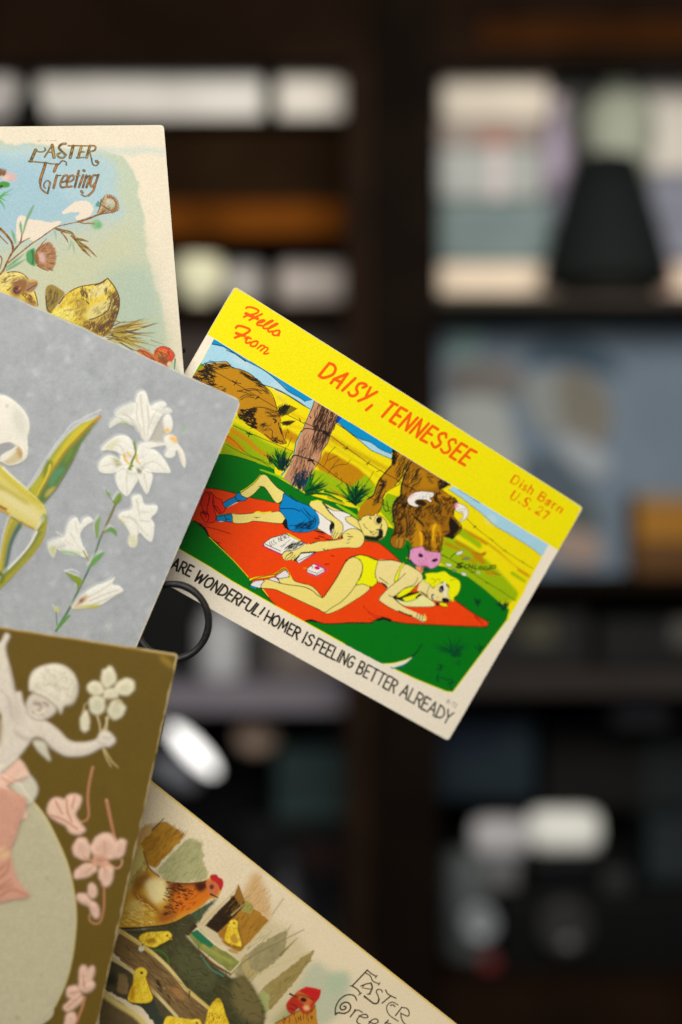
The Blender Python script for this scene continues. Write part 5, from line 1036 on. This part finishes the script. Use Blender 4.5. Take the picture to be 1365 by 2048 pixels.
# ------------------------------------------------------------------ embossed brown card with the child and the egg
def cupid_card():
    c = Card([(-216, 1221), (357, 1308), (163, 2192), (-410, 2105)], 0.453, 0.33, 1.0, 0.95, (96, 76, 24), G_BRN)
    c.col *= (1+.10*vnoise(c.ny, c.nx, 30, 31, 4))[:, :, None]
    WH = (206, 196, 180); WH2 = (188, 178, 164); PK = (220, 182, 160); PK2 = (196, 146, 124); EGG = (178, 170, 140); GY = (192, 186, 166)
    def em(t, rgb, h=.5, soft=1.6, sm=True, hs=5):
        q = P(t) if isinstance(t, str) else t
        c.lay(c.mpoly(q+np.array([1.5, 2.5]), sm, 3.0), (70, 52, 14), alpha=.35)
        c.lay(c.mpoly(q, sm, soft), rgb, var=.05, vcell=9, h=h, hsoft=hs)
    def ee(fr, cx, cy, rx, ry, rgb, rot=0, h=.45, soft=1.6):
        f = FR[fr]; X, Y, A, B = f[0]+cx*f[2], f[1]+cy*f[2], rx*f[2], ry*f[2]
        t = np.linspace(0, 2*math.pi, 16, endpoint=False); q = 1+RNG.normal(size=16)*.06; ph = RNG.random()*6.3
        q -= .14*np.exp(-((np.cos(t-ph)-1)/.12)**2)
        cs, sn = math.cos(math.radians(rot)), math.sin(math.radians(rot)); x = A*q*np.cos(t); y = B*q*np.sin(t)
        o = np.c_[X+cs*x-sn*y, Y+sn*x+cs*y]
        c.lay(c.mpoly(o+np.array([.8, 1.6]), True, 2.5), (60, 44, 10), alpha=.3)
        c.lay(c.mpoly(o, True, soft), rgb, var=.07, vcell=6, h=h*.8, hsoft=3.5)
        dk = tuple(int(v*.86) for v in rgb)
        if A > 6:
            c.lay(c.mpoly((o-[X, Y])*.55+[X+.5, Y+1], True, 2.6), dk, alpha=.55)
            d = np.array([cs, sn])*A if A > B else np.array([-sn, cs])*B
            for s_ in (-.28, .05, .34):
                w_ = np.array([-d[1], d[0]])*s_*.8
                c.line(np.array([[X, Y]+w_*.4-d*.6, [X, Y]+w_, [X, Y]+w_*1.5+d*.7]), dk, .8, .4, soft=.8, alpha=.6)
    # light wear on the rim
    c.line('o 0,1256 180,1283 355,1312', (160, 128, 56), 2.2, 2.2, soft=1.2, alpha=.7); c.line('o 354,1312 340,1400 318,1500', (168, 140, 70), 1.2, soft=.8, alpha=.6); c.ell('J', 1200, 300, 70, 20, (160, 128, 50), 40, soft=3, alpha=.6)
    # egg
    egg = P('K -300,-150 100,-130 180,-60 240,10 330,125 420,300 490,470 530,640 549,800 545,950 522,1130 480,1300 400,1480 305,1615 -300,1900')
    em(egg, EGG, .7, 1.4, hs=9); c.line('K 235,5 330,125 420,300 490,470 530,640 549,800 545,950 522,1130 480,1300 400,1480', (206, 190, 120), 1.2, soft=.8, alpha=.7)
    for x, y, r in ((340, 560, 9), (300, 1255, 10), (130, 1560, 14), (440, 1235, 6), (160, 1440, 8)): c.ell('K', x, y, r*1.5, r, (140, 136, 90), 20, soft=2, alpha=.6)
    # skirt and leg
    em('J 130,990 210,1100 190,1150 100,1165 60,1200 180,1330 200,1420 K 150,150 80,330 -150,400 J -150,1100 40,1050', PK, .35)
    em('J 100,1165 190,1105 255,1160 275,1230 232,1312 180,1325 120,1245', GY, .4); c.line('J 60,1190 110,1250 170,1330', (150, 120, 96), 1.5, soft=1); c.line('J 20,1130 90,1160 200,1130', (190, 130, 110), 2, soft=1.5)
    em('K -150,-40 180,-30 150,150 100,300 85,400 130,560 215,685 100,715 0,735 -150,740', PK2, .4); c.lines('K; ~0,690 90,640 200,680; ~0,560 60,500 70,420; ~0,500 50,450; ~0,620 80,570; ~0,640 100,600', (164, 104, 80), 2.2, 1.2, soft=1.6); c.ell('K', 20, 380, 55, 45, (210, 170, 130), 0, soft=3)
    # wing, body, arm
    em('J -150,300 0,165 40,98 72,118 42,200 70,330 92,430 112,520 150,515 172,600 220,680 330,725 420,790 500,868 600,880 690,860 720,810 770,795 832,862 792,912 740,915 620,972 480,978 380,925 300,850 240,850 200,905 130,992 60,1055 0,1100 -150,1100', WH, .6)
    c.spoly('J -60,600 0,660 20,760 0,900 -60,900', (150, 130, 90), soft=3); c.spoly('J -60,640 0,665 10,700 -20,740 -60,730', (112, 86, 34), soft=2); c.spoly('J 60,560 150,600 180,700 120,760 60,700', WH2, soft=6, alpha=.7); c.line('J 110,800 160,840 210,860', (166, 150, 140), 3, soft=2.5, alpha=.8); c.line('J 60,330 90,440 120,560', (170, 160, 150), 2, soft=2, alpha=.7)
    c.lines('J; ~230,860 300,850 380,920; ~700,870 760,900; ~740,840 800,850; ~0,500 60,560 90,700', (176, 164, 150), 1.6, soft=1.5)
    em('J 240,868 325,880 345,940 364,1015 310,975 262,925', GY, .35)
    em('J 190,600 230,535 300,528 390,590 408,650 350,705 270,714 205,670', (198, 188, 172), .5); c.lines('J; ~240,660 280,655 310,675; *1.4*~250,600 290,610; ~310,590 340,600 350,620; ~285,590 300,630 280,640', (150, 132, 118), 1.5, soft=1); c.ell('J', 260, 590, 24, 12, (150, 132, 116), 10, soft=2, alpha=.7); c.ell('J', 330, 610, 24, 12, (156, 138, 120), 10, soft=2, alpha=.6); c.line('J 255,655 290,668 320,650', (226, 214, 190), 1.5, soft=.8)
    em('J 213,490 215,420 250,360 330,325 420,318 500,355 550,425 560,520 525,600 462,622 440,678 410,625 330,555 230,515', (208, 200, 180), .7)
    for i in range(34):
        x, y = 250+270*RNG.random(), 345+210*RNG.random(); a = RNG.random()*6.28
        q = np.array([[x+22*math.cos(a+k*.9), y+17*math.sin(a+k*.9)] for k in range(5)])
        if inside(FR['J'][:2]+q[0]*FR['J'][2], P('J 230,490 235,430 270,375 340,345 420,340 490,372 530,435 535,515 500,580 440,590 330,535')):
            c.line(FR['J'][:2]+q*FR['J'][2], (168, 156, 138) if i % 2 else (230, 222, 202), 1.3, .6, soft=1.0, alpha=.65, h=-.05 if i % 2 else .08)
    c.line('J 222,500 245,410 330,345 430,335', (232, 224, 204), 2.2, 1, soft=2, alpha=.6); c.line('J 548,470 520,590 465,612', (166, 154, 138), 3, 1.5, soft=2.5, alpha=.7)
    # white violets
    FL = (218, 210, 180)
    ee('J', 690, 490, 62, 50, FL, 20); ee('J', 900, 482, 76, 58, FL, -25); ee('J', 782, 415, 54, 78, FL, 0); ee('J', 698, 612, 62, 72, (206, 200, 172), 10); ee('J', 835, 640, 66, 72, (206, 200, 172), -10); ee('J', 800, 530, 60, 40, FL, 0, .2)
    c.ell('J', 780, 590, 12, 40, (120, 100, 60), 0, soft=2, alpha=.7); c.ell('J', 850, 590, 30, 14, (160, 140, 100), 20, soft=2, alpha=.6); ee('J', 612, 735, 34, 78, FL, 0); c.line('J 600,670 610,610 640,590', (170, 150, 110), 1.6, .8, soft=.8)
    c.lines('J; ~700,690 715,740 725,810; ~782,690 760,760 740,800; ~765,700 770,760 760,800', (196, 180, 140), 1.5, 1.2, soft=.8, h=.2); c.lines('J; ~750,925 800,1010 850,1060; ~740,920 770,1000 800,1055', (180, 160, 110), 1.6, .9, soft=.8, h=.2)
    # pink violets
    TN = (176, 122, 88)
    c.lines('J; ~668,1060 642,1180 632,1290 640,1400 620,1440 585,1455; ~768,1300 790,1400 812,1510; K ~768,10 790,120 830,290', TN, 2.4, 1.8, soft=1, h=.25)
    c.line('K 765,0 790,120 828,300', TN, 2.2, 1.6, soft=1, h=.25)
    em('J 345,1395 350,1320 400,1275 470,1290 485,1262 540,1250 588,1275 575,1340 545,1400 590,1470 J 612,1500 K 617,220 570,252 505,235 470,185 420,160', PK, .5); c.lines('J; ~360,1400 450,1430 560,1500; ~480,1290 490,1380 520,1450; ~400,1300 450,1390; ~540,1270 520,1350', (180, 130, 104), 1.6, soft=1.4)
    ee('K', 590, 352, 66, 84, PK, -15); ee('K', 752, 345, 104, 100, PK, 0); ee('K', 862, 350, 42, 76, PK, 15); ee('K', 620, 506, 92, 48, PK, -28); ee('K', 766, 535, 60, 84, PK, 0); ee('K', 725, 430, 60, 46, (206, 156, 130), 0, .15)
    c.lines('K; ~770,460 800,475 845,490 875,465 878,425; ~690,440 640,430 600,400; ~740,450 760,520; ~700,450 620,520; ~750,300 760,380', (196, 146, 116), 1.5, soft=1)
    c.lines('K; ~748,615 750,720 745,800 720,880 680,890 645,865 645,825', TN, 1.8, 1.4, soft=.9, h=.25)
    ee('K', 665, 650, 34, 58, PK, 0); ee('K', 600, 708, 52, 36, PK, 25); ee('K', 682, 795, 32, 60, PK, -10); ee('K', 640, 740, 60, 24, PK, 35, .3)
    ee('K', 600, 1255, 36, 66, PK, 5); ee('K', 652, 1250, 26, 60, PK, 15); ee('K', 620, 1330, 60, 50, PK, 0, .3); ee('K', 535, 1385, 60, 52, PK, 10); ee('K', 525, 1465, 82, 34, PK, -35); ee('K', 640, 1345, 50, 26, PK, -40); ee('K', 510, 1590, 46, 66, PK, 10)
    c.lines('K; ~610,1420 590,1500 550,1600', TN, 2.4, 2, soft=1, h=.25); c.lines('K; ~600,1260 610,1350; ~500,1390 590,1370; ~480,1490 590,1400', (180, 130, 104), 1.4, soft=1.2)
    c.build('cupid_postcard', 'embossed brown postcard with a white cupid beside an egg, nearest of the cards', corner=.0011, thick=.0006, rough=.55, spec=.18, stock_rgb=(.42, .33, .16), wear=1.6)
    return c

# ------------------------------------------------------------------ Easter card with the hens
def hen_card():
    c = Card([(255, 1523.5), (975, 2097), (637, 2522), (-83, 1948)], 0.476, 0.0, .85, 0.85, (214, 198, 166), G_HEN)
    c.col *= (1+.06*vnoise(c.ny, c.nx, 50, 41))[:, :, None]
    c.line('o 250,1521 420,1655 620,1814 800,1958 980,2101', (214, 176, 8), 2.6, soft=.4)
    # washes
    c.spoly('M 330,880 420,930 470,960 540,950 560,1050 420,1266 100,1266 200,1050', (176, 178, 150), soft=6); c.spoly('M 100,1100 300,1266 60,1266', (150, 152, 100), soft=8)
    c.spoly('M 420,960 540,950 520,1050 440,1080', (160, 178, 146), soft=5, alpha=.7)
    c.spoly('L 640,900 900,820 1000,880 1250,1000 1350,1200 1100,1576 700,1400 500,1100', (196, 180, 142), soft=8)
    c.poly('L 320,430 400,340 450,320 520,345 560,380 605,400 500,510 410,612 340,570 300,470', (164, 118, 34), soft=2.2, rag=.5, rcell=8, var=.2, vcell=14)
    c.line('L 340,410 400,360 460,300', (96, 74, 40), 2.5, 1, soft=1.2); c.line('L 330,400 410,330', (120, 92, 50), 2.5, 1, soft=1.5); c.poly('L 270,440 340,340 400,320 360,420 300,480', (190, 150, 90), soft=3, rag=.5, rcell=8)
    c.poly('L 410,615 600,425 650,430 700,455 705,540 725,620 722,690 600,705 480,700', (160, 156, 110), soft=4, rag=.5, rcell=8, var=.1, vcell=12); c.line('L 412,612 600,425', (206, 196, 160), 1.4, soft=.6)
    c.spoly('L 930,830 1000,660 1050,640 1110,800 1120,930 1010,880', (196, 160, 110), soft=5); c.hatch(P('L 900,800 1050,640 1150,850 1040,900'), 26, -50, 16, 1.2, (150, 124, 80), 10, alpha=.4)
    c.poly('L 960,1150 1120,1040 1225,985 1215,1130 1100,1230 980,1330 900,1270', (146, 134, 94), soft=2.2, rag=.5, rcell=8, var=.15, vcell=12); c.poly('L 930,1180 980,1150 1000,1240 1060,1260 980,1330', (170, 150, 100), soft=2, rag=.5, rcell=8)
    c.poly('M 0,1060 120,960 240,870 340,800 312,880 220,1000 70,1180 30,1160', (146, 128, 74), soft=2, rag=.5, rcell=8, var=.12, vcell=12); c.poly('M -60,1120 20,1050 60,1090 50,1180 -30,1266 -100,1266', (152, 158, 96), soft=3, rag=.5, rcell=8)
    c.line('L 870,1275 1000,1160 1330,990', (120, 112, 70), 1.4, .8, soft=.8); c.line('L 950,1330 1100,1240 1365,1130', (190, 178, 130), 2, soft=1); c.line('L 1180,1150 1290,1040', (120, 110, 60), 2.4, .6, soft=.8); c.line('L 1130,900 1200,800', (176, 160, 120), 1.5, soft=1)
    c.hatch(P('L 960,1040 1240,980 1220,1150 1000,1300'), 40, -45, 18, 1.3, (120, 112, 74), 8, alpha=.35); c.hatch(P('M 40,1060 330,810 300,900 70,1160'), 30, -45, 18, 1.3, (118, 100, 50), 8, alpha=.4)
    # dark yard
    yard = P('L 170,985 330,985 500,950 640,880 800,790 720,880 660,960 600,1030 760,1200 880,1290 960,1280 1010,1340 1060,1440 1090,1500 1080,1600 700,1620 720,1480 560,1330 380,1130')
    c.poly(yard, (64, 62, 36), soft=2, var=.25, vcell=18); c.spoly('L 900,1300 960,1280 1060,1430 1080,1560 980,1560 880,1430', (104, 92, 54), soft=4); c.spoly('L 540,1080 700,1170 800,1290 700,1380 560,1250', (76, 76, 46), soft=5)
    c.poly('L 650,880 790,795 700,890 690,950 620,900', (66, 82, 56), soft=1.5, rag=.5, rcell=8); c.lines('L; ~380,1120 430,1120 480,1160 490,1220', (60, 104, 24), 1.6, soft=.8)
    # shed
    c.poly('L 880,780 950,830 1000,850 1060,890 1112,940 1000,1060 930,1130 830,1080 790,1010', (158, 112, 36), soft=1.5, rag=.5, rcell=8, var=.18, vcell=10); c.poly('L 920,860 960,800 1020,850 1000,900', (150, 140, 70), soft=2.5, rag=.5, rcell=8)
    c.poly('L 715,965 800,870 900,772 922,708 965,835 900,910 792,1012', (44, 30, 14), soft=1, var=.3, vcell=8); c.poly('L 900,790 922,708 958,800 940,850', (140, 96, 30), soft=1.2)
    c.lines('L; ~690,960 790,860 900,750 920,710; ~880,900 960,830', (190, 160, 100), 1.4, .8, soft=.6); c.line('L 930,1150 1110,940', (196, 176, 130), 1.5, soft=.6)
    c.poly('L 608,1020 680,985 770,1085 880,1150 932,1190 872,1252 760,1170 680,1110', (126, 130, 64), soft=1.2, rag=.5, rcell=8, var=.25, vcell=10); c.poly('L 620,1010 680,985 770,1085 740,1110 680,1060', (36, 106, 70), soft=1.5, rag=.5, rcell=8); c.line('L 700,1090 800,1150 880,1190', (150, 150, 70), 3, soft=1.5); c.line('L 680,1130 760,1200 870,1265', (96, 60, 24), 3, 2, soft=1.2); c.line('L 670,985 780,1080 900,1140', (214, 196, 160), 1.6, soft=.8); c.line('L 690,1150 750,1230 830,1280', (70, 120, 96), 1.5, soft=1)
    c.poly('L 590,1010 650,950 670,970 610,1030', (60, 44, 24), soft=1); c.ell('L', 830, 1105, 34, 14, (206, 190, 150), 20, soft=1); c.ell('L', 890, 1125, 34, 12, (170, 140, 80), 20, soft=1)
    # hen
    hen = P('L 170,985 200,900 240,690 300,470 335,500 350,560 372,612 430,660 485,690 600,700 700,690 745,668 795,690 822,722 795,790 745,800 690,850 600,905 500,955 330,975')
    c.spoly(hen, (196, 146, 44), soft=1, h=.08, hsoft=5)
    m = c.mpoly(hen, True, .6); f = np.zeros((c.ny, c.nx)); k, (a, b, d, e) = m; f[a:b, d:e] = k; c.clip = f
    c.spoly('L 230,700 300,470 340,520 350,620 300,660 240,760', (186, 172, 100), soft=4); c.spoly('L 270,680 350,640 380,660 320,740 280,760', (130, 86, 26), soft=4)
    c.spoly('L 350,700 420,670 480,700 480,780 420,830 370,790', (232, 214, 150), soft=4); c.spoly('L 230,850 290,800 340,850 310,910 250,900', (216, 190, 120), soft=4); c.spoly('L 180,880 260,800 420,900 380,960 180,970', (196, 158, 50), soft=7, alpha=.6)
    c.spoly('L 260,740 330,780 420,860 440,900 360,850 280,790', (150, 96, 30), soft=3); c.spoly('L 480,690 600,705 700,690 680,740 560,760 520,860 440,920 500,800', (112, 52, 16), soft=4); c.spoly('L 540,760 680,720 770,760 680,850 560,900 500,920', (198, 104, 20), soft=4)
    c.spoly('L 440,880 520,840 540,900 480,950 420,940', (150, 84, 24), soft=4); c.hatch(P('L 480,700 600,710 640,760 500,920 440,900'), 70, 15, 8, 1.0, (56, 22, 10), 14); c.hatch(P('L 560,740 720,720 640,860 540,900'), 30, -30, 8, .8, (150, 64, 14), 14)
    c.line('L 480,693 600,705 720,690', (90, 26, 14), 2.4, 1.5, soft=.8); c.spoly('L 650,700 730,690 740,720 680,760', (66, 24, 10), soft=2.5)
    c.clip = None
    c.spoly('L 745,665 755,650 785,648 800,665 825,680 828,720 808,748 790,710 760,695', (176, 34, 34), soft=.8); c.spoly('L 720,700 770,690 800,730 790,775 750,770', (190, 100, 60), soft=1.2); c.ell('L', 757, 725, 14, 16, (90, 50, 30), 0, soft=.6); c.line('L 750,770 795,792', (60, 40, 30), 2, 1)
    c.line('L 180,985 330,978 500,955 620,895', (36, 28, 14), 2.6, 1.4, soft=1)
    c.line('L 335,505 350,560 372,612 430,660', (110, 70, 30), 1.6, soft=1)
    c.hatch(P('L 200,880 300,780 420,880 380,970 190,970'), 90, 20, 8, .8, (236, 206, 110), 25, alpha=.6); c.hatch(P('L 230,720 340,560 380,640 300,740'), 60, -60, 9, .9, (140, 96, 30), 14, alpha=.6); c.hatch(P('L 220,860 420,860 430,960 200,970'), 60, 25, 8, .8, (146, 100, 26), 20, alpha=.5)
    c.hatch(P('L 330,430 520,350 600,400 420,600'), 70, -48, 16, 1.1, (122, 82, 20), 8, alpha=.5); c.hatch(P('L 420,600 600,430 700,450 690,680 500,690'), 60, -48, 18, 1.2, (130, 130, 84), 8, alpha=.4); c.hatch(P('L 880,780 1000,850 1100,940 930,1120 810,1010'), 60, -48, 12, 1.0, (116, 78, 20), 10, alpha=.5)
    c.hatch(yard, 160, 40, 14, 1.4, (38, 40, 22), 40, alpha=.4); c.hatch(yard, 120, 30, 12, 1.2, (96, 92, 54), 40, alpha=.35)
    # planks
    c.poly('L 130,1120 185,995 300,1075 400,1145 500,1240 600,1365 735,1480 700,1620 640,1620 590,1560 540,1530 400,1400 300,1290', (112, 88, 52), soft=1.5, rag=.5, rcell=8, var=.2, vcell=20); c.poly('L 100,1250 130,1160 300,1285 420,1400 560,1560 600,1620 440,1620 330,1480 200,1420 90,1360', (74, 66, 44), soft=2, rag=.5, rcell=8, var=.25, vcell=16)
    c.poly('L 60,1420 80,1370 200,1450 300,1530 400,1620 60,1620', (96, 80, 50), soft=2, rag=.5, rcell=8, var=.2, vcell=16); c.poly('L 290,1430 390,1400 440,1520 480,1560 420,1600', (50, 56, 44), soft=3, rag=.5, rcell=8); c.ell('L', 130, 1300, 50, 34, (44, 44, 32), 30, soft=4); c.poly('L 180,1250 240,1290 240,1400 170,1380', (128, 104, 66), soft=2.5, rag=.5, rcell=8)
    c.line('L 165,985 300,1070 400,1145 500,1240 600,1365', (206, 182, 116), 4.2, 3.2, soft=1); c.line('L 610,1370 680,1430 740,1480', (196, 172, 100), 4.2, 3.5, soft=1); c.line('L 620,1370 615,1420', (80, 60, 30), 1.5, soft=.8); c.line('L 130,1165 240,1230 300,1285 420,1400 540,1530', (200, 180, 124), 4, 3, soft=1.2); c.line('L 80,1385 170,1450 280,1520 360,1600', (208, 186, 112), 6.5, 5, soft=1.6)
    c.line('L 190,1000 300,1078 400,1155', (186, 160, 40), 1.5, soft=.8); c.ell('L', 430, 1340, 16, 46, (50, 38, 24), -20, soft=2); c.ell('L', 490, 1420, 10, 34, (56, 40, 24), -10, soft=2); c.poly('L 470,1330 540,1350 600,1400 560,1440', (150, 108, 60), soft=4, rag=.5, rcell=8)
    c.hatch(P('L 140,1110 300,1085 500,1250 720,1480 640,1560 400,1390'), 90, 42, 22, .9, (70, 52, 28), 6, alpha=.5); c.hatch(P('L 140,1110 300,1085 500,1250 720,1480 640,1560 400,1390'), 60, 42, 22, .9, (150, 122, 76), 6, alpha=.45)
    # chicks
    CH = (210, 172, 24); C2 = (156, 112, 20)
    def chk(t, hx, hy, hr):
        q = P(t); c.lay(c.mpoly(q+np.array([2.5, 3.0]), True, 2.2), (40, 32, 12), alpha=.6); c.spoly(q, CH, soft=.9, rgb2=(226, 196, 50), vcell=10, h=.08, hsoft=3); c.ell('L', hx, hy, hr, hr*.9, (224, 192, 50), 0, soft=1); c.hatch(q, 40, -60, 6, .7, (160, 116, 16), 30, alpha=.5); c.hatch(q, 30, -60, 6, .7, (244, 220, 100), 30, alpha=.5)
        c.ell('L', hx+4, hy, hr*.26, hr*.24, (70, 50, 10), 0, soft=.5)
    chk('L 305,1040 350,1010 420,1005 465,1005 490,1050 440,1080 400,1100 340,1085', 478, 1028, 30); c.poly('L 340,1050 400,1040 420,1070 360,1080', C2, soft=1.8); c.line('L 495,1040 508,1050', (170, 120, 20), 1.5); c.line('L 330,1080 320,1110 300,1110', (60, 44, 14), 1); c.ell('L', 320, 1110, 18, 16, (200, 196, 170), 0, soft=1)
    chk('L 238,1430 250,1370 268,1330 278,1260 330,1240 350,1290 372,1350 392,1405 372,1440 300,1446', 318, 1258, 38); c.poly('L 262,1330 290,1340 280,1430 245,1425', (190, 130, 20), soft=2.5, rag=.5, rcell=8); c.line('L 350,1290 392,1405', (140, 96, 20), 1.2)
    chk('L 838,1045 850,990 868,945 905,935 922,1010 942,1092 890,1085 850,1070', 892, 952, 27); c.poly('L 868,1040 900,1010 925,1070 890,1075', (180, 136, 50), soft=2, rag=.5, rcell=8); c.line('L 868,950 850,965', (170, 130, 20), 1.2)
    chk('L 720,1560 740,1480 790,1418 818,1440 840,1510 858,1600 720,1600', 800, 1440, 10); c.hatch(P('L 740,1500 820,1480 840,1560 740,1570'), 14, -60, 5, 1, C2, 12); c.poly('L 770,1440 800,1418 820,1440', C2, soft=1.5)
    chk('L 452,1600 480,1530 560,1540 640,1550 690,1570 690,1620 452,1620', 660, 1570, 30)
    # rooster
    c.spoly('M 95,1266 190,1210 260,1170 320,1110 345,1150 352,1210 340,1320 95,1320', (176, 120, 34), soft=1, h=.08, hsoft=4); c.hatch(P('M 120,1250 320,1150 340,1260 150,1266'), 26, 75, 9, .9, (120, 60, 16), 10)
    c.spoly('M 165,1140 195,1100 240,1060 280,1040 330,1040 375,1062 362,1110 335,1150 318,1190 270,1200 240,1170 200,1205 170,1180', (170, 42, 24), soft=.8, h=.1, hsoft=3); c.spoly('M 240,1060 290,1080 330,1100 310,1150 260,1130 230,1090', (186, 96, 40), soft=1.5)
    c.spoly('M 250,1060 290,1040 320,1045 350,1055 378,1055 365,1110 330,1120 300,1090', (182, 30, 26), soft=1); c.ell('M', 272, 1115, 20, 14, (50, 16, 16), 10, soft=.6); c.ell('M', 290, 1165, 20, 16, (216, 170, 110), 20, soft=1.5); c.line('M 188,1080 210,1090 238,1100', (70, 50, 30), 2.2, 1.2)
    c.lines('M; ~235,1085 280,1090 330,1115; ~190,1140 220,1150 230,1170; ~180,1165 215,1180; ~320,1190 345,1150; ~95,1262 190,1212 260,1172', (80, 24, 14), 1, soft=.5)
    for i in range(7): c.ell('M', 285+i*14, 1042+i*3, 7, 11, (186, 28, 24), 10, soft=.6)
    # lettering
    T = (56, 40, 28)
    c.lines('f; *1.5*465,195 315,352; *1.3*~462,195 500,228 550,258; 560,248 542,272; *1.2*~440,222 490,250 520,305 580,330; 588,318 572,342; 295,350 330,352; *1.4*~320,355 360,378 388,410 392,432; 408,418 378,440; *1.3*~400,352 440,335 500,322; *1.6*~500,322 512,365 498,405 482,432; ~415,372 440,335 490,325; 430,372 498,382; 462,430 495,430; *1.2*~608,410 600,390 565,385 552,410 568,445 578,480; *1.7*~578,480 565,515 530,522 485,492 436,452; *2*435,450 445,462; *1.3*~642,390 660,425 695,448 742,470; *1.4*690,450 608,518; *1.1*~762,535 710,508 668,528 652,570 680,635 765,695; *1.3*~690,540 715,535 732,552; *1.3*800,560 738,640; *1.2*~795,560 850,570 872,610 858,645 798,622; *1.2*~790,612 795,660 812,700 835,725', T, 1.0)
    c.lines('f; *1.4*~360,490 340,450 300,436 245,445 190,490 155,560 152,632; *1.6*~152,630 180,612 240,618 290,590 300,545 272,512 225,518 198,555 212,582 245,578 255,555 235,548; *1.4*~345,580 330,610 298,652; *1.2*~335,605 370,585 415,608; *1.3*~385,640 430,660 470,655 450,628 405,635 368,672 365,705 400,728; *1.3*~480,698 530,718 570,700 550,672 505,685 475,725; *1.4*668,685 630,728; *1.2*640,705 700,725', T, 1.0)
    c.build('hen_postcard', 'Easter postcard with a brown hen, yellow chicks and a rooster, lowest of the cards', corner=.0012, rough=.5, spec=.25, wear=.5)
    return c
G_COMIC = .88; G_TOP = 1.42; G_LILY = 1.0; G_BRN = .95; G_HEN = .92
chick_card(); comic_card(); hen_card(); lily_card(); cupid_card()
